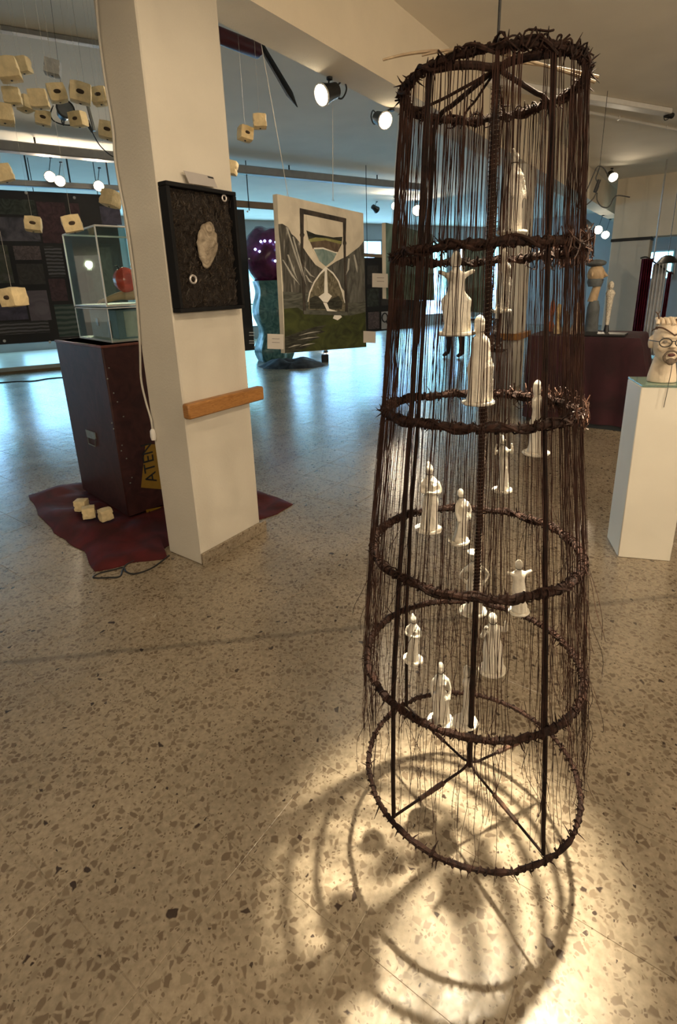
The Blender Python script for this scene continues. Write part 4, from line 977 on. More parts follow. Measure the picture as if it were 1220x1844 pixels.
# ------------------------------------------------------------------ other ceiling fittings
def line_box(name, a, b, w, h, mt, label, cat, parent=None, group=None):
    a = V3(a); b = V3(b); d = (b-a).normalized(); sd = d.cross(Z).normalized(); up = sd.cross(d)
    m = MB(); m.box((a+b)/2, d*((b-a).length/2), sd*(w/2), up*(h/2), min(w, h)*.12)
    if parent is not None: return m.build(name, mt, parent)
    return solo(name, m, mt, label, cat, (a+b)/2, group)
a = at_z(850, 143, CEIL-.031); b = at_z(1203, 202, CEIL-.031)
bt = thing('ceiling_batten', 'long white ceiling batten running behind the top of the cage', 'light fitting', (a+b)/2)
line_box('tray', a, b, .13, .06, M_WHITE, None, None, bt); d = (b-a).normalized()
m = MB(); m.tube([b-d*.02-Z*.03, b+d*.09-Z*.03], .035, 10); m.tube(smooth_path([b+d*.05, b+d*.04-Z*.06, b-d*.03-Z*.09, b-d*.06-Z*.05], 4), .005, 6); m.build('end_plug', M_BLACK, bt)
a = at_z(1050, 200, CEIL-.02); b = at_z(1300, 250, CEIL-.02); cp = thing('ceiling_pipe', 'thin white pipe fixed along the ceiling below the long batten', 'pipe', (a+b)/2)
m = MB(); m.tube([a, b], .018, 8); m.build('pipe', M_WHITE, cp)
for k in (.22, .55): m = MB(); m.box(a.lerp(b, k), (b-a).normalized()*.012, V3((0, .024, 0)), Z*.02); m.build('clip', M_WHITE, cp)
a = at_z(1092, 357, CEIL-.13); b = at_z(1300, 383, CEIL-.13); bt = thing('ceiling_batten', 'white suspended batten with a cable, further back under the right ceiling', 'light fitting', (a+b)/2)
line_box('tray', a, b, .14, .09, M_WHITE, None, None, bt)
for k in (.10, .42, .8): m = MB(); p = a.lerp(b, k); m.tube([p, V3((p.x, p.y, CEIL))], .012, 6); m.build('hanger', M_WHITE, bt)
m = MB(); m.tube([a-Z*.05, a-Z*.075], .05, 12); m.build('end_lamp', M_WHITE, bt)
Yc = 6.4
cb = thing('cable_loops', 'black cable loops with an inline adapter hanging under the right ceiling', 'cable', at_y(1078, 372, Yc))
for pts in (((1040, 372), (1056, 345), (1068, 318), (1075, 303), (1081, 299), (1089, 304), (1097, 318)), ((1081, 300), (1077, 312), (1074, 322), (1079, 333), (1075, 345), (1070, 356), (1058, 368), (1040, 378)), ((1076, 347), (1076, 360), (1083, 371), (1093, 374), (1100, 369), (1106, 357), (1114, 352), (1135, 355))):
    m = MB(); m.tube(smooth_path([at_y(x, y, Yc) for x, y in pts], 5), .0065, 6); m.build('cable', M_BLACK, cb)
m = MB(); m.tube([at_y(1080, 324, Yc), at_y(1072, 346, Yc)], .020, 8); m.build('adapter', M_BLACK, cb)
p = at_y(1081, 299, Yc); m = MB(); m.tube([p, V3((p.x, p.y, CEIL))], .003, 5); m.build('tie', M_BLACK, cb)
# conduits over the far part of the room
M_COND = mat('conduit_grey', (0.30, 0.30, 0.30), 0.5, 0.08, 10)
zc_ = CEIL-.14
for (x0, y0, x1, y1, w, h, lab) in ((-60, 257, 760, 338, .16, .12, 'grey cable trunking crossing the far ceiling behind the pillar'), (-60, 323, 240, 358, .12, .08, 'grey rail along the top of the photo board')):
    if y0 > 300: a = at_t(x0, y0+2, TB-.1); b = at_t(x1, y1, TB-.1); b.z = a.z
    else: a = at_z(x0, y0, zc_); b = at_z(x1, y1, zc_)
    t = thing('cable_trunking', lab, 'trunking', (a+b)/2); line_box('trunk', a, b, w, h, M_COND, None, None, t)
    for k in (.1, .35, .6, .85):
        p = a.lerp(b, k); m = MB(); m.tube([p, V3((p.x, p.y, CEIL))], .012, 6); m.build('hanger', M_BLACK, t)
a = at_z(-60, 37, CEIL-.03); b = at_z(760, 190, CEIL-.03)
line_box('ceiling_strip', at_z(-50, 44, CEIL-.02), at_z(200, 84, CEIL-.02), .07, .035, M_COND, 'thin grey strip along the dark ceiling above the foam blocks', 'strip')
# dark red tube and black spike hung behind the beam
zr = 3.30; a = at_z(340, 42, zr); b = at_z(468, 93, zr)
t = thing('red_tube', 'dark red round ended tube fixed to the ceiling behind the beam', 'tube', b)
m = MB(); m.tube([a, a.lerp(b, .5), a.lerp(b, .96), b], [.055, .055, .055, .038], 14); m.build('tube', mat('dark_red_paint', (0.075, 0.006, 0.014), 0.45, 0.1, 10), t)
for k in (.3, .9): p = a.lerp(b, k); m = MB(); m.tube([p+Z*.05, V3((p.x, p.y, CEIL))], .008, 6); m.build('bracket', M_BLACK, t)
a = at_z(466, 74, CEIL); b = at_y(536, 193, a.y-.25)
m = MB(); m.tube([a, a.lerp(b, .08), a.lerp(b, .8), b], [.010, .026, .030, .003], 8); solo('black_spike', m, M_BLACK, 'long black pointed stick hanging from the ceiling beside the red tube', 'stick', b)

# ================================================================== FAR BOARDS AND PAINTINGS
M_BOARD = mat('black_board', (0.010, 0.010, 0.012), 0.55, 0.2, 6)
def photo_mat(k, c0, c1, kind='noise', sc=7): return mat2('photo_print_%d' % k, c0, c1, sc, 0.35, 2.5, (1, 1, 1), .3, .7, kind=kind)
PM = [photo_mat(0, (0.008, 0.014, 0.010), (0.05, 0.06, 0.05)), photo_mat(1, (0.03, 0.028, 0.04), (0.13, 0.12, 0.145), sc=3), photo_mat(2, (0.03, 0.012, 0.018), (0.085, 0.035, 0.045)), photo_mat(3, (0.025, 0.02, 0.045), (0.09, 0.08, 0.13), sc=3), photo_mat(4, (0.06, 0.045, 0.048), (0.17, 0.125, 0.13), sc=12), photo_mat(5, (0.022, 0.02, 0.02), (0.05, 0.045, 0.042)), photo_mat(6, (0.02, 0.02, 0.022), (0.12, 0.115, 0.125), 'wave', 6), photo_mat(7, (0.10, 0.08, 0.10), (0.17, 0.145, 0.17), sc=3), photo_mat(8, (0.02, 0.05, 0.045), (0.09, 0.12, 0.105), 'wave', 4), photo_mat(9, (0.03, 0.04, 0.018), (0.09, 0.085, 0.075), sc=3)]
tb0, tb1 = at_t(70, 345, TB), at_t(70, 616, TB)
sA = at_t(-70, 480, TB).dot(S); sB = at_t(222, 480, TB).dot(S)
board = thing('photo_board', 'long black board of dark mounted photographs hung behind the crate', 'photo board', Q((sA+sB)/2, TB, tb1.z))
m = MB(); qbox(m, sA, sB, TB, TB+.03, tb1.z, tb0.z); m.build('board', M_BOARD, board, smooth=False)
def photo(x0, y0, x1, y1, mt, par, T_=TB, name='photograph'):
    cs = [at_t(x, y, T_-.006) for x, y in ((x0, y0), (x1, y0), (x1+(y1-y0)*.10, y1), (x0+(y1-y0)*.10, y1))]
    z0 = (cs[0].z+cs[1].z)/2; z1 = (cs[2].z+cs[3].z)/2; s0 = (cs[0].dot(S)+cs[3].dot(S))/2; s1 = (cs[1].dot(S)+cs[2].dot(S))/2
    m = MB(); qbox(m, s0, s1, T_-.006, T_-.0005, z1, z0); return m.build(name, mt, par, smooth=False)
for (x0, y0, x1, y1, k) in ((-40, 358, 62, 386, 0), (-40, 391, 68, 434, 1), (68, 364, 118, 438, 2), (126, 366, 142, 395, 2), (180, 372, 216, 405, 3), (-40, 441, 16, 510, 9), (24, 443, 72, 468, 4), (30, 475, 78, 512, 5), (81, 444, 112, 498, 6), (88, 502, 118, 542, 2), (-40, 521, 44, 577, 3), (48, 523, 86, 577, 7), (-40, 580, 88, 602, 6), (99, 548, 140, 606, 8), (150, 445, 200, 540, 0)):
    photo(x0, y0, x1, y1, PM[k], board)
for x, y in ((47, 345), (134, 354), (8, 612), (90, 614)):
    m = MB(); m.ball(at_t(x, y+2, TB-.006), .022, nu=8, nv=6); m.build('pin', M_WHITE, board)
for k in (.1, .5, .9): m = MB(); p = Q(sA+(sB-sA)*k, TB+.02, tb0.z); m.tube([p-Z*.02, V3((p.x, p.y, CEIL))], .006, 5); m.build('hanger', M_BLACK, board)
# narrow black banner past the pillar
TB2 = 8.6; a = at_t(405, 373, TB2); b = at_t(452, 378, TB2); c = at_t(462, 630, TB2)
bn = thing('black_banner', 'narrow black banner with small white print hanging past the pillar', 'banner', Q((a.dot(S)+b.dot(S))/2, TB2, c.z))
m = MB(); qbox(m, a.dot(S), c.dot(S)-.03, TB2, TB2+.02, c.z, b.z); m.build('sheet', M_BOARD, bn, smooth=False)
for y in (598, 603, 613, 617): m = MB(); m.prism([at_t(x, yy, TB2-.002) for x, yy in ((449, y), (459, y), (459, y+1.6), (449, y+1.6))], T*.0015); m.build('print_line', M_WHITE, bn, smooth=False)
for x, y in ((449, 381), (452, 466), (457, 548), (462, 625)): m = MB(); m.ball(at_t(x-3, y, TB2-.004), .014, nu=8, nv=6); m.build('eyelet', M_WHITE, bn)
p = at_t(449, 378, TB2); m = MB(); m.tube([p-Z*.01, V3((p.x, p.y, CEIL))], .008, 6); m.build('hanger', M_BLACK, bn)
t = line_box('wooden_batten', at_t(415, 366, TB2+.05), at_t(520, 374, TB2+.05), .05, .10, mat('batten_brown', (0.24, 0.17, 0.11), 0.6, 0.1, 8), 'brown wooden batten from which the black banner hangs', 'batten')
# dark photo panel behind the hourglass painting, mostly hidden
TB3 = 8.2; a = at_t(640, 464, TB3); b = at_t(748, 470, TB3); c = at_t(660, 598, TB3)
pn = thing('small_photo_board', 'black panel of small photographs behind the right edge of the hourglass painting', 'photo board', Q((a.dot(S)+b.dot(S))/2, TB3, c.z))
m = MB(); qbox(m, a.dot(S), b.dot(S), TB3, TB3+.03, c.z, a.z); m.build('board', M_BOARD, pn, smooth=False)
for (x0, y0, x1, y1, k) in ((660, 478, 680, 512, 5), (660, 520, 681, 552, 0), (686, 520, 700, 550, 5), (662, 562, 682, 592, 4), (703, 470, 722, 500, 3), (704, 520, 730, 550, 2), (712, 560, 740, 592, 5)): photo(x0, y0, x1, y1, PM[k], pn, TB3)
ph = photo(686, 561, 703, 592, mat('photo_white', (0.48, 0.47, 0.47), 0.5, 0.05, 10), pn, TB3)
q = lambda x, y: at_t(x, y, TB3-.010)
m = MB(); m.loop_tube([q(693.5+5*math.cos(i*.524), 572+8*math.sin(i*.524)) for i in range(12)], .012, 5); m.tube([q(696, 578), q(701.5, 588)], .016, 5); m.build('drawn_loop', M_BLACK, ph)
for k in (.2, .8): p = Q(a.dot(S)*(1-k)+b.dot(S)*k, TB3+.02, a.z); m = MB(); m.tube([p-Z*.02, V3((p.x, p.y, CEIL))], .006, 5); m.build('hanger', M_BLACK, pn)
line_box('wooden_batten', at_t(655, 459, TB3-.08), at_t(760, 466, TB3-.08), .05, .06, MATS['batten_brown'], 'brown wooden batten above the panel of small photographs', 'batten')
# two more landscape canvases hung along the beam
M_GLAND = mat2('green_landscape', (0.02, 0.045, 0.035), (0.10, 0.16, 0.13), 3, 0.7, 2, (1, 1, 1.6), .3, .7, c2=(0.34, 0.42, 0.36))
M_GLAND2 = mat2('teal_landscape', (0.03, 0.07, 0.065), (0.16, 0.26, 0.25), 3, 0.7, 2, (1, 1, .8), .3, .7, c2=(0.40, 0.50, 0.48))
def canvas(name, label, px, mt, gmt, strings):
    c = [at_v(x, y, VP) for x, y in px]; t = thing(name, label, 'painting', (c[2]+c[3])/2)
    m = MB(); m.prism(c, N*.04); m.build('canvas', M_CANV, t, smooth=False)
    i = [p+N*-.0012 for p in c]; m = MB(); m.prism(i, N*.001); m.build('painted_face', mt, t, smooth=False)
    lo = [i[3].lerp(i[0], .32), i[2].lerp(i[1], .42), i[2], i[3]]; m = MB(); m.prism([p+N*-.0006 for p in lo], N*.0005); m.build('painted_foreground', gmt, t, smooth=False)
    for k in strings:
        p = c[0].lerp(c[1], k)+N*.02; m = MB(); e = V3((p.x, p.y, BEAM_Z))-N*.07; m.tube([p, V3((e.x, e.y, BEAM_Z+.002))], .002, 5); m.build('hanging_string', M_STRING, t)
    return t
canvas('green_painting', 'green landscape canvas hung on the beam between the hourglass painting and the cage', [(695, 401), (779, 422), (783, 541), (696, 538)], M_GLAND2, M_GLAND, (.15, .85))
canvas('teal_painting', 'teal and dark green canvas on the beam, seen beside the cage pole', [(838, 436), (884, 440), (880, 564), (838, 560)], M_GLAND2, M_GLAND, (.2, .8))
card(671, 492, 699, 517, lambda x, y: at_v(x, y, VP-.004), 'white caption card at the left edge of the green landscape canvas')

# ================================================================== FAR SCULPTURES, PERSON
sb = at_z(496, 648); sY = sb.y
sc1 = at_y(496, 505, sY).z; sc2 = at_y(496, 416, sY).z
stt = thing('toadstool_sculpture', 'tall glittery teal column with a purple balloon crown and tiny blue lights', 'sculpture', sb)
m = MB(); nsec = 26; n = 24; vs = []
for j in range(nsec+1):
    z = sc1*j/nsec
    for i in range(n):
        a = 2*math.pi*i/n; r = .34+.05*math.sin(j*.5)+.05*noise.noise(V3((math.cos(a)*2, math.sin(a)*2, z*2)))+.03*math.cos(a*6)
        vs.append(sb+V3((r*math.cos(a), r*math.sin(a), z)))
m.add(vs, [(j*n+i, j*n+(i+1) % n, (j+1)*n+(i+1) % n, (j+1)*n+i) for j in range(nsec) for i in range(n)]+[tuple(range(n-1, -1, -1))])
m.build('column', mat2('glitter_teal', (0.03, 0.10, 0.11), (0.13, 0.27, 0.25), 5, 0.3, 2, c2=(0.45, 0.6, 0.58)), stt)
m = MB(); cz = (sc1+sc2)/2; m.ball(sb+Z*cz, .52, .52, (sc2-sc1)/2+.12, 24, 14, jit=.16, seed=4); m.build('crown', mat2('purple_balloon', (0.05, 0.006, 0.028), (0.13, 0.02, 0.07), 4, 0.25, 1), stt)
M_LED = bpy.data.materials.new('blue_led'); M_LED.use_nodes = True; _b = M_LED.node_tree.nodes['Principled BSDF']; _b.inputs['Emission Color'].default_value = (0.35, 0.45, 1, 1); _b.inputs['Emission Strength'].default_value = 6
for x, y in ((470, 435), (477, 434), (487, 434), (497, 436), (460, 449), (468, 453), (474, 459), (479, 463), (496, 470), (483, 452), (503, 447)):
    p = at_y(x, y, sY-.50); m = MB(); m.ball(p, .024, nu=8, nv=6); m.build('light', M_LED, stt)
# dark cloth heap with a small box
hb = at_z(528, 659); m = MB(); nn = 30; rad = 7; vs = []
for j in range(rad+1):
    for i in range(nn):
        a = 2*math.pi*i/nn; t_ = j/rad; r = t_*(1+.2*noise.noise(V3((math.cos(a)*2, math.sin(a)*2, 1))))
        p = V3((hb.x+r*.66*math.cos(a), hb.y-.05+r*.36*math.sin(a), 0)); hgt = (1-t_**2)*.16*(1+.8*noise.noise(p*4))+.008
        vs.append(V3((p.x, p.y, max(.006 if j < rad else .001, hgt if j < rad else .001))))
m.add(vs, [(j*nn+i, j*nn+(i+1) % nn, (j+1)*nn+(i+1) % nn, (j+1)*nn+i) for j in range(rad) for i in range(nn)])
solo('dark_cloth_heap', m, mat2('dark_blue_cloth', (0.008, 0.011, 0.016), (0.04, 0.05, 0.065), 6, 0.8, 1), 'crumpled dark cloth heaped at the foot of the toadstool sculpture', 'cloth', hb+V3((0, -.05, 0)))
bx = at_z(586, 651); t = thing('power_box', 'small black power box on the shiny floor beside the dark cloth heap', 'box', bx)
m = MB(); m.box(bx+Z*.075, V3((.075, 0, 0)), V3((0, .05, 0)), Z*.075, .012); m.build('body', M_BLACK, t); m = MB(); m.loop_tube([bx+Z*.15+V3((.04*math.cos(a*.785), 0, .035*math.sin(a*.785))) for a in range(8)], .007, 5); m.build('handle', M_BLACK, t)
fl_ = at_z(587, 634); t = thing('floor_lamp', 'tiny bright lamp glowing on the far floor under the hourglass painting', 'lamp', fl_)
m = MB(); m.tube([fl_, fl_+Z*.03, fl_+Z*.06], [.06, .05, .03], 10); m.build('base', M_BLACK, t); m = MB(); m.ball(fl_+Z*.11, .06, nu=12, nv=8); m.build('bulb', M_LAMP, t)

def person(base, h, rz):
    t = thing('person', 'person in dark coat and trousers standing on the far floor behind the cage', 'person', base)
    R = Matrix.Rotation(rz, 3, 'Z'); k = h/1.7
    J = {'pel': (0, 0, .95), 'sp': (0, 0, 1.15), 'ch': (0, -.01, 1.33), 'nk': (0, 0, 1.46), 'hd': (0, -.02, 1.58), 'ht': (0, -.01, 1.68)}
    E = [('pel', 'sp'), ('sp', 'ch'), ('ch', 'nk'), ('nk', 'hd'), ('hd', 'ht')]
    rad = {'pel': .16, 'sp': .145, 'ch': .16, 'nk': .058, 'hd': .088, 'ht': .062}
    for s_, n_ in ((-1, 'l'), (1, 'r')):
        J.update({n_+'hip': (s_*.10, 0, .88), n_+'kn': (s_*.12, -.03 if s_ < 0 else .05, .48), n_+'an': (s_*.14, -.02 if s_ < 0 else .10, .09), n_+'to': (s_*.15, -.18 if s_ < 0 else -.08, .035),
                  n_+'sh': (s_*.18, 0, 1.38), n_+'el': (s_*.25, .03, 1.10), n_+'wr': (s_*.24, -.08, .87), n_+'hn': (s_*.23, -.10, .80)})
        E += [('pel', n_+'hip'), (n_+'hip', n_+'kn'), (n_+'kn', n_+'an'), (n_+'an', n_+'to'), ('ch', n_+'sh'), (n_+'sh', n_+'el'), (n_+'el', n_+'wr'), (n_+'wr', n_+'hn')]
        rad.update({n_+'hip': .10, n_+'kn': .068, n_+'an': .05, n_+'to': .036, n_+'sh': .068, n_+'el': .05, n_+'wr': .036, n_+'hn': .034})
    names = list(J); me = bpy.data.meshes.new('body'); me.from_pydata([tuple(R @ (V3(J[q])*k)) for q in names], [(names.index(a), names.index(b)) for a, b in E], [])
    o = bpy.data.objects.new('body', me); COL.objects.link(o); o.parent = t
    md = o.modifiers.new('s', 'SKIN'); md.use_smooth_shade = True
    for i, q in enumerate(names): me.skin_vertices[0].data[i].radius = (rad[q]*k, rad[q]*k)
    me.skin_vertices[0].data[0].use_root = True
    ss = o.modifiers.new('d', 'SUBSURF'); ss.levels = 2; ss.render_levels = 2
    bpy.context.view_layer.update(); mods_apply(o); o.data.materials.clear(); o.data.materials.append(mat('dark_clothes', (0.010, 0.010, 0.014), 0.85, 0.2, 10))
    hd = base+R @ (V3((0, -.02, 1.60))*k)
    m = MB(); m.ball(hd+R @ V3((0, -.018, -.01)), .078*k, .085*k, .105*k, 14, 10); m.ball(hd+R @ V3((0, -.105*k, -.015)), .012, .02, .02, 8, 6)
    for s_ in (-1, 1): m.ball(hd+R @ V3((s_*.08*k, 0, -.01)), .012, .02, .03, 8, 6)
    m.build('face', mat('skin_tone', (0.30, 0.18, 0.12), 0.6, 0.05, 10), t)
    for s_ in (-1, 1): m = MB(); m.ball(hd+R @ V3((s_*.03*k, -.098*k, .005)), .010, nu=8, nv=6); m.build('eye', M_BLACK, t)
    m = MB(); m.ball(hd+R @ V3((0, -.102*k, -.055)), .022, .006, .006, 8, 6); m.build('mouth', mat('lip_tone', (0.25, 0.09, 0.07), 0.6, 0.05, 10), t)
    m = MB(); m.ball(hd+R @ V3((0, .014, .022)), .092*k, .096*k, .098*k, 14, 10); m.build('hair', mat('dark_hair', (0.02, 0.014, 0.01), 0.6, 0.2, 20), t)
    for s_ in (-1, 1):
        hp = V3((s_*.23, -.10, .80))
        for f_ in range(4): q0 = base+R @ ((hp+V3((0, -.02+.014*f_, -.02)))*k); m = MB(); m.tube([q0, q0-Z*.035, q0-Z*(.06-.006*abs(f_-1.5))+R @ V3((0, -.012, 0))], [.009, .008, .006], 6); m.build('finger', MATS['skin_tone'], t)
        q0 = base+R @ ((hp+V3((0, -.03, 0)))*k); m = MB(); m.tube([q0, q0+R @ V3((0, -.02, -.025)), q0+R @ V3((0, -.022, -.045))], [.010, .009, .007], 6); m.build('thumb', MATS['skin_tone'], t)
    return t
pf = at_z(818, 643); person(V3((pf.x, pf.y, 0)), 1.68, -.9)

# far table, plinth heap seen through the cage
fa = at_z(880, 633); zt2 = .72
ft = thing('far_table', 'thin dark topped table far behind the cage', 'table', V3((fa.x, fa.y, 0)))
m = MB(); m.box(V3((fa.x, fa.y, zt2)), V3((.55, 0, 0)), V3((0, .3, 0)), Z*.02, .004); m.build('top', M_BLACK, ft)
for a in (-.5, .5):
    for b in (-.26, .26): m = MB(); m.tube([V3((fa.x+a, fa.y+b, 0)), V3((fa.x+a, fa.y+b, zt2-.02))], .018, 6); m.build('leg', M_STEEL, ft)
pb2 = at_z(893, 712); pl = thing('grey_plinth', 'pale grey plinth left of the second pillar seen through the cage', 'plinth', V3((pb2.x, pb2.y, 0)))
zpl = at_y(893, 634, pb2.y+.0).z
m = MB(); m.box(V3((pb2.x-.03, pb2.y+.15, zpl/2)), U*.12, N*.14, Z*(zpl/2), .004); m.build('body', mat('plinth_grey', (0.34, 0.35, 0.36), 0.6, 0.04, 6), pl)
m = MB(); m.box(V3((pb2.x-.03, pb2.y+.15, zpl+.006)), U*.14, N*.16, Z*.006, .002); m.build('top_board', M_BLACK, pl)
hp = thing('dark_figure_heap', 'small dark glossy sculpture on the grey plinth', 'sculpture', V3((pb2.x-.03, pb2.y+.15, zpl+.012)))
m = MB(); b0 = V3((pb2.x-.03, pb2.y+.15, zpl+.012)); m.ball(b0+V3((.01, 0, .10)), .10, .10, .10, 18, 12, jit=.5, seed=3); m.ball(b0+V3((.03, 0, .25)), .06, .06, .12, 16, 12, jit=.6, seed=8); m.ball(b0+V3((.03, 0, .38)), .035, nu=12, nv=8)
o = m.build('body', mat2('dark_glaze', (0.012, 0.010, 0.012), (0.10, 0.08, 0.08), 14, 0.2, 1), hp)
for k in range(6): m = MB(); m.ball(b0+V3((-.09+.035*k, -.10, .04+.03*(k % 3))), .016, nu=8, nv=6); m.build('bead', M_WHITE, hp)

# ================================================================== MAROON TABLE ON THE RIGHT
UT = 5.68
vR = at_u(1146, 640, UT).dot(N); vL = at_u(950, 640, UT).dot(N); zT = at_u(1070, 607, UT).z; dT = .75
tbl = thing('exhibit_table', 'long table hidden under a maroon cloth between the cage and the white plinth', 'table', W(UT+dT/2, (vL+vR)/2, 0))
m = MB(); wbox(m, UT+.02, UT+dT-.02, vR+.02, vL-.02, zT-.04, zT-.006); m.build('top', mat('table_wood', (0.22, 0.13, 0.06), 0.5, 0.1, 6), tbl)
for a in (UT+.08, UT+dT-.08):
    for b in (vR+.08, vL-.08): m = MB(); m.tube([W(a, b, 0), W(a, b, zT-.04)], .025, 8); m.build('leg', M_BLACK, tbl)
M_MAR = mat2('maroon_cloth', (0.018, 0.003, 0.006), (0.034, 0.006, 0.011), 4, 0.85, 1, bump=.15)
m = MB(); per = []
def edge(a, b, n, nd):
    for k in range(n): per.append((a.lerp(b, k/n), nd))
A_, B_, C_, D_ = W(UT, vL), W(UT, vR), W(UT+dT, vR), W(UT+dT, vL)
edge(A_, B_, 44, -U); edge(B_, C_, 26, -N); edge(C_, D_, 44, U); edge(D_, A_, 26, N)
n = len(per); vs = []; zs_ = [zT, zT-.015, zT-.10, zT-.3, zT-.55, .055]
cen = W(UT+dT/2, (vL+vR)/2)
for j, z in enumerate(zs_):
    for i, (p, nd) in enumerate(per):
        t_ = max(0, (zT-z)/zT); w = .022*t_*math.sin(i*.62)+.045*t_*(noise.noise(V3((i*.13, 1, 0)))) + (.012 if j else 0)
        oc = 0
        if nd == -N: oc = .16*t_*(1-t_)*2.2
        vs.append(V3((p.x, p.y, z))+nd*(w+oc+.004))
fs = [(j*n+i, j*n+(i+1) % n, (j+1)*n+(i+1) % n, (j+1)*n+i) for j in range(len(zs_)-1) for i in range(n)]+[tuple(range(n))]
m.add(vs, fs); solo('maroon_table_cloth', m, M_MAR, 'maroon cloth draped to the floor over the exhibit table', 'tablecloth', W(UT+dT/2, (vL+vR)/2, zT))
m = MB(); wbox(m, UT+.02, UT+dT-.02, vR+.03, vL-.03, .001, .05); m.build('base_strip', mat('dark_base', (0.012, 0.016, 0.02), 0.6, 0.1, 10), tbl)
zT2 = zT+.004
a = at_u(1128, 600, UT+.12); b = at_u(1040, 600, UT+.12)
m = MB(); wbox(m, UT+.05, UT+.30, a.dot(N), b.dot(N), zT2, zT2+.022, .004); tr = solo('black_tray', m, M_BLACK, 'flat black tray on the maroon table before the tall head', 'tray', W(UT+.2, (a.dot(N)+b.dot(N))/2, zT2))
m = MB(); a = at_u(1096, 598, UT+.55); b = at_u(1054, 598, UT+.55)
UH = UT+.40
def pxs(x, y): return at_u(x, y, UH)
hb0 = pxs(1072, 600); mpp = (pxs(1082, 560)-pxs(1072, 560)).length/10
hb0 = W(UH, pxs(1073, 520).dot(N), zT2); zof = lambda y: pxs(1072, y).z
M_WOODC = mat2('carved_wood', (0.30, 0.21, 0.12), (0.45, 0.33, 0.20), 7, 0.6, 2); M_SLATE = mat2('slate_paint', (0.055, 0.062, 0.066), (0.11, 0.12, 0.125), 6, 0.7, 1)
t = thing('carved_head', 'carved wooden head in profile with dark cap and slate coat on the maroon table', 'sculpture', hb0)
X = -N    # image right
def blob(name, x, y, rx, ry, rz, mt, par, du=0.0, jit=0.0):
    c = pxs(x, y)-U*du; m = MB(); M = Matrix((X, U, Z)).transposed(); m.ball(c, rx*mpp, ry*mpp, rz*mpp, 18, 12, M=M, jit=jit, seed=int(x)); return m.build(name, mt, par)
c = hb0; m = MB(); hcoat = zof(541)-zT2
m.loft([(0, 0, 0, 13*mpp, 12*mpp), (hcoat*.4, .0, 0, 12*mpp, 12*mpp), (hcoat*.8, 0, 0, 11.5*mpp, 11*mpp), (hcoat, 0, 0, 8*mpp, 8*mpp)], 14); m.v = [c+X*p.x+U*p.y+Z*p.z for p in m.v]; m.build('coat', M_SLATE, t)
m = MB(); hnk = zof(508)-zT2; m.loft([(hcoat*.97, -.02, 0, 9*mpp, 9*mpp), (hnk, .02, 0, 7*mpp, 8*mpp)], 14); m.v = [c+X*p.x+U*p.y+Z*p.z for p in m.v]; m.build('neck', M_WOODC, t)
hd = blob('head', 1074, 494, 16, 15, 18, M_WOODC, t)
q = MB(); q.tube([pxs(1086, 486), pxs(1093, 497), pxs(1086, 500)], [2*mpp, 3.2*mpp, 1.5*mpp], 8); q.build('nose', M_WOODC, hd)
q = MB(); q.ball(pxs(1083, 489)-U*(9*mpp), 1.6*mpp, nu=8, nv=6); q.build('eye', M_BLACK, hd)
q = MB(); q.ball(pxs(1070, 494)-U*(14*mpp), 2.6*mpp, 1.5*mpp, 4.5*mpp, 10, 8); q.build('ear', M_WOODC, hd)
q = MB(); q.tube([pxs(1085, 505)-U*(6*mpp), pxs(1089, 504)-U*(2*mpp)], [1.1*mpp, .8*mpp], 6); q.build('mouth', M_BLACK, hd)
blob('cap', 1074, 474, 19, 17, 7, M_SLATE, t)
m = MB(); m.loft([(zof(516)-zT2, -.01, 0, 12*mpp, 12*mpp), (zof(508)-zT2, -.01, 0, 15*mpp, 14*mpp), (zof(502)-zT2, -.01, 0, 14*mpp, 14*mpp)], 14, cap=False); m.v = [c+X*p.x+U*p.y+Z*p.z for p in m.v]; m.build('collar', M_SLATE, t)
wb0 = pxs(1101, 596); wb0 = W(UH, pxs(1101, 520).dot(N), zT2)
t = thing('white_bust', 'slim white textured bust on a dark foot, on the maroon table beside the carved head', 'sculpture', wb0)
hz_ = lambda y: pxs(1101, y).z-zT2
m = MB(); m.loft([(0, 0, 0, 6*mpp, 5*mpp), (hz_(585), 0, 0, 3.5*mpp, 3.5*mpp)], 12); m.v = [wb0+X*p.x+U*p.y+Z*p.z for p in m.v]; m.build('foot', M_BLACK, t)
M_WTEX = mat2('white_texture', (0.30, 0.27, 0.22), (0.62, 0.57, 0.47), 40, 0.7, 2, bump=.6)
m = MB(); m.loft([(hz_(586), 0, 0, 3.5*mpp, 3.2*mpp), (hz_(560), 0, 0, 4.6*mpp, 4*mpp), (hz_(535), 0, 0, 6.5*mpp, 5*mpp), (hz_(528), 0, 0, 9*mpp, 6*mpp), (hz_(523), 0, 0, 6*mpp, 5*mpp), (hz_(521), 0, 0, 3*mpp, 3*mpp)], 14); m.v = [wb0+X*p.x+U*p.y+Z*p.z for p in m.v]; m.build('torso', M_WTEX, t)
hd = blob('head', 1101, 514, 5.5, 5.5, 8, M_WTEX, t); q = MB(); q.ball(pxs(1101, 514)-U*(5.5*mpp), 1.1*mpp, 1.2*mpp, 2.2*mpp, 8, 6); q.build('nose', M_WTEX, hd)
cols = [((0.42, 0.30, 0.14), 'ochre'), ((0.50, 0.36, 0.26), 'flesh pink'), ((0.55, 0.14, 0.04), 'orange'), ((0.12, 0.09, 0.06), 'dark brown'), ((0.30, 0.25, 0.12), 'olive gold')]
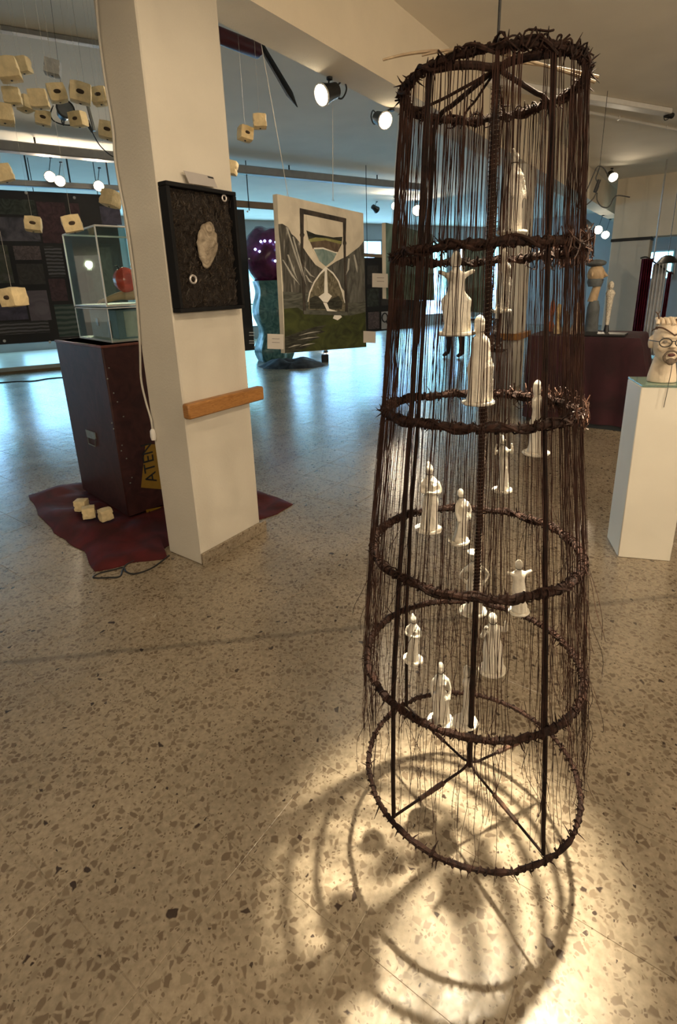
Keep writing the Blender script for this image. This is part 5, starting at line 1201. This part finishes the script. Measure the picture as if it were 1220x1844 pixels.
for k, (x, ys, w) in enumerate(((1004, 548, 7), (1036, 545, 8), (992, 540, 6), (1018, 560, 7), (1046, 562, 5))):
    ud = UT+(.22, .20, .46, .42, .42)[k]; b0 = at_u(x, 596, ud); b0 = W(ud, b0.dot(N), zT2); hh = max(.1, at_u(x, ys, ud).z-zT2); w_ = w*mpp
    mt = mat2('small_bust_%d' % k, tuple(c*.5 for c in cols[k][0]), cols[k][0], 14, 0.5, 2, bump=.4)
    t = thing('small_bust', 'small %s head on the maroon table seen through the cage strands' % cols[k][1], 'sculpture', b0, 'small heads on the maroon table')
    m = MB(); m.loft([(0, 0, 0, w_*1.1, w_), (hh*.18, 0, 0, w_*1.2, w_*.9), (hh*.34, 0, 0, w_*.55, w_*.55), (hh*.45, 0, 0, w_*.6, w_*.6)], 12); m.v = [b0+X*p.x+U*p.y+Z*p.z for p in m.v]; m.build('shoulders', mt, t)
    m = MB(); M = Matrix((X, U, Z)).transposed(); m.ball(b0+Z*(hh*.70), w_*.85, w_*.9, hh*.32, 14, 10, M=M, jit=.12, seed=k); hd = m.build('head', mt, t)
    m = MB(); m.ball(b0+Z*(hh*.68)-U*(w_*.9), w_*.16, w_*.2, hh*.08, 8, 6); m.build('nose', mt, hd)
    for s_ in (-1, 1): m = MB(); m.ball(b0+Z*(hh*.76)-U*(w_*.80)+X*(s_*w_*.34), w_*.12, nu=8, nv=6); m.build('eye', M_BLACK, hd)

# ================================================================== CURTAINED CORNER
UCu = 11.5
def curtain(name, label, x0, x1, ytop, mt, zbot, amp=.05, folds=5):
    a = at_u(x0, ytop, UCu); b = at_u(x1, ytop+2, UCu); n = 40; m = MB(); vs = []
    for z in (a.z, a.z*.7+zbot*.3, a.z*.35+zbot*.65, zbot):
        for i in range(n+1):
            p = a.lerp(b, i/n); vs.append(V3((p.x, p.y, z))+U*(amp*math.sin(i/n*folds*6.283)+.03*noise.noise(V3((i*.3, z, 0)))))
    m.add(vs, [(j*(n+1)+i, j*(n+1)+i+1, (j+1)*(n+1)+i+1, (j+1)*(n+1)+i) for j in range(3) for i in range(n)])
    o = solo(name, m, mt, label, 'curtain', V3((a.x+b.x, a.y+b.y, 2*zbot))/2)
    sd = o.modifiers.new('t', 'SOLIDIFY'); sd.thickness = .006; return o
M_CUR = mat2('crimson_drape', (0.085, 0.002, 0.014), (0.16, 0.005, 0.028), 4, 0.8, 1); M_CUW = mat2('white_drape', (0.62, 0.63, 0.64), (0.74, 0.75, 0.76), 4, 0.85, 1)
curtain('crimson_curtain', 'dark crimson curtain hanging beside the banded column', 1157, 1177, 466, M_CUR, .04)
curtain('white_curtain', 'pale grey white curtain between two red drapes', 1178, 1203, 475, M_CUW, .04, .04, 4)
curtain('crimson_curtain', 'narrow crimson drape at the far end of the curtain rail', 1204, 1211, 489, M_CUR, .6, .03, 2)
rp = [at_u(x, y, UCu) for x, y in ((1154, 465), (1165, 463), (1177, 471), (1190, 479), (1203, 489), (1214, 493))]
cr_ = thing('curtain_rail', 'thin dark curved curtain rail with a grey drop rod', 'rail', rp[2]); m = MB(); m.tube(smooth_path(rp, 4), .014, 6); m.build('rail', M_BLACK, cr_)
p = at_u(1177, 471, UCu); m = MB(); m.tube([p, V3((p.x, p.y, CEIL))], .016, 6); m.build('rod', M_STEEL, cr_)
p = at_u(1214, 493, UCu); m = MB(); m.tube([p, V3((p.x, p.y, CEIL))], .010, 6); m.build('rod', M_STEEL, cr_)
lp = at_u(1202, 474, UCu-.6); t = thing('pendant_lamp', 'dark cone shaped pendant lampshade hanging in front of the curtains', 'lamp', lp)
m = MB(); m.tube([lp, lp+Z*.10, lp+Z*.13], [.17, .10, .04], 14); m.build('shade', M_BLACK, t); m = MB(); m.tube([lp+Z*.12, V3((lp.x, lp.y, CEIL))], .006, 5); m.build('cord', M_BLACK, t)

# ================================================================== WHITE PLINTH AND BUST
P0 = at_z(1113, 1003); P0.z = 0
a1 = math.radians(14.3); dY_ = V3((math.sin(a1), math.cos(a1), 0)); dX_ = V3((math.cos(a1), -math.sin(a1), 0))
pw, pd = .262, .24; ph_ = .963
plinth = thing('white_plinth', 'tall white square plinth with a glass plate on top', 'plinth', P0+dX_*(pw/2)+dY_*(pd/2))
M_PW = mat('plinth_white', (0.74, 0.70, 0.60), 0.45, 0.03, 4, 0.05, 40)
m = MB(); m.box(P0+dX_*(pw/2)+dY_*(pd/2)+Z*(ph_/2), dX_*(pw/2), dY_*(pd/2), Z*(ph_/2), .004); m.build('body', M_PW, plinth)
M_GP = bpy.data.materials.new('green_glass'); M_GP.use_nodes = True; _b = M_GP.node_tree.nodes['Principled BSDF']; _b.inputs['Base Color'].default_value = (0.62, 0.85, 0.76, 1); _b.inputs['Roughness'].default_value = .05; _b.inputs['Transmission Weight'].default_value = .85; _b.inputs['IOR'].default_value = 1.45
m = MB(); m.box(P0+dX_*(pw/2)+dY_*(pd/2)+Z*(ph_+.0055), dX_*(pw/2-.002), dY_*(pd/2+.006), Z*.005, .0015); gp = solo('glass_plate', m, M_GP, 'thick green edged glass plate lying on the white plinth', 'glass plate', P0+dX_*(pw/2)+dY_*(pd/2)+Z*ph_)
zB = ph_+.0112
bcx = at_y(1191, 684, (P0+dX_*(pw/2)+dY_*(pd*.45)).y); B0 = V3((bcx.x, (P0+dX_*(pw/2)+dY_*(pd*.42)).y, zB))
pm = (B0-CAM).dot(C_F)/F_PX
fz = V3((-.32, -.95, 0)).normalized(); rx_ = V3((-fz.y, fz.x, 0)); rx_ = rx_ if rx_.x > 0 else -rx_
H_ = (at_y(1198, 572, B0.y).z-zB)
M_BUST = mat('bust_clay', (0.72, 0.60, 0.45), 0.6, 0.06, 14, 0.2, 60)
bust = thing('bearded_bust', 'pale clay bust with round black glasses, goatee and twigs on its brow', 'sculpture', B0)
def bl(v): return B0+rx_*v[0]-fz*v[1]+Z*v[2]   # v: right, back, up
m = MB(); m.loft([(0, 0, .01, .068, .058), (.03, 0, .01, .066, .056), (.08, 0, .012, .056, .052), (.13, 0, .008, .045, .048), (.17, 0, 0, .046, .05)], 22)
m.ball((0, -.005, H_*.66), .068, .085, H_*.335, 26, 18); m.ball((0, -.035, H_*.47), .048, .05, .05, 18, 12); m.ball((0, -.082, H_*.405), .026, .022, .022, 12, 10)
m.tube([(0, -.083, H_*.66), (0, -.100, H_*.60), (0, -.104, H_*.565)], [.010, .014, .017], 10); m.ball((0, -.084, H_*.73), .05, .014, .012, 14, 8)
for s_ in (-1, 1): m.ball((s_*.040, -.066, H_*.58), .022, .018, .024, 12, 8); m.ball((s_*.072, .012, H_*.62), .012, .022, .034, 12, 8); m.ball((s_*.03, -.076, H_*.655), .014, .012, .010, 10, 8)
m.v = [bl(p) for p in m.v]; o = m.build('head', M_BUST, bust); md = o.modifiers.new('r', 'REMESH'); md.mode = 'VOXEL'; md.voxel_size = .0045; ms = o.modifiers.new('s', 'SMOOTH'); ms.iterations = 4; mods_apply(o)
for p in o.data.polygons: p.use_smooth = True
M_BRD = mat('beard_grey', (0.14, 0.105, 0.075), 0.8, 0.3, 60, .4)
m = MB(); m.loop_tube([bl((.030*math.cos(i*.449), -.093-.012*math.sin(i*.449)*0-.006, H_*.435+.030*math.sin(i*.449))) for i in range(14)], [.0045+.003*(math.sin(i*.449) < 0) for i in range(14)], 8); m.ball(bl((0, -.104, H_*.365)), .022, .012, .018, 12, 8); m.build('goatee', M_BRD, bust)
m = MB(); m.ball(bl((0, -.103, H_*.465)), .019, .010, .008, 12, 8); m.build('mouth', mat('mouth_dark', (0.10, 0.03, 0.025), .6, .1, 20), bust)
for s_ in (-1, 1):
    m = MB(); m.ball(bl((s_*.031, -.084, H_*.655)), .011, .008, .008, 10, 8); e = m.build('eye', mat('eye_grey', (0.25, 0.22, 0.19), .4, .1, 20), bust)
gs = m = MB()
for s_ in (-1, 1): gs.loop_tube([bl((s_*.034+.027*math.cos(i*.393), -.107, H_*.650+.021*math.sin(i*.393))) for i in range(16)], .0026, 6)
gs.tube([bl((-.008, -.108, H_*.665)), bl((0, -.111, H_*.675)), bl((.008, -.108, H_*.665))], .0024, 6)
for s_ in (-1, 1): gs.tube([bl((s_*.061, -.107, H_*.665)), bl((s_*.078, -.05, H_*.66)), bl((s_*.082, .015, H_*.65))], .0022, 6)
solo('round_glasses', gs, M_BLACK, 'round black wire glasses on the nose of the clay bust', 'glasses', bl((0, -.107, H_*.65)))
M_TW2 = mat2('brow_twig', (0.05, 0.025, 0.015), (0.14, 0.075, 0.045), 30, .6, 1)
for pts, r in (((( -.070, -.045, .86), (-.048, -.078, .86), (-.012, -.093, .79), (.0, -.097, .76)), .0048), (((.0, -.097, .755), (.03, -.090, .80), (.055, -.066, .86), (.07, -.045, .885)), .0042), (((-.066, -.055, .845), (-.076, -.035, .83), (-.08, -.02, .80)), .0040), (((-.055, -.01, .985), (-.062, -.012, 1.05), (-.074, -.012, 1.09)), .0034), (((.01, -.05, .99), (.02, -.055, .93), (.012, -.075, .90)), .0038), (((-.062, -.012, 1.05), (-.055, -.012, 1.10)), .0026)):
    m = MB(); P_ = [bl((a, b, c*H_)) for a, b, c in pts]; P_ = smooth_path(P_, 4); m.tube(P_, [r*(1-.5*i/len(P_)) for i in range(len(P_))], 7); m.build('twig', M_TW2, bust)
m = MB()
for k in range(7): m.tube(smooth_path([bl((-.062+.0205*k, -.050+.012*abs(k-3)-.02, .905*H_)), bl((-.058+.019*k, -.02, .985*H_-.004*abs(k-3))), bl((-.05+.017*k, .05, .97*H_))], 4), .009, 8)
m.build('hair_ridges', M_BUST, bust)
w0 = bl((.006, -.112, H_*.34)); w1 = bl((.006, -.118, 0.0)); w2 = P0+dX_*(pw*.42)-dY_*.012+Z*(ph_-.10)
e1 = P0+dX_*(pw*.44)-dY_*.012+Z*(ph_+.014)
m = MB(); m.tube(smooth_path([w0, w0+Z*-.05, V3((e1.x, e1.y, e1.z+.01)), e1-Z*.02, w2], 5), .0016, 6); m.build('beard_wire', M_BLACK, bust)
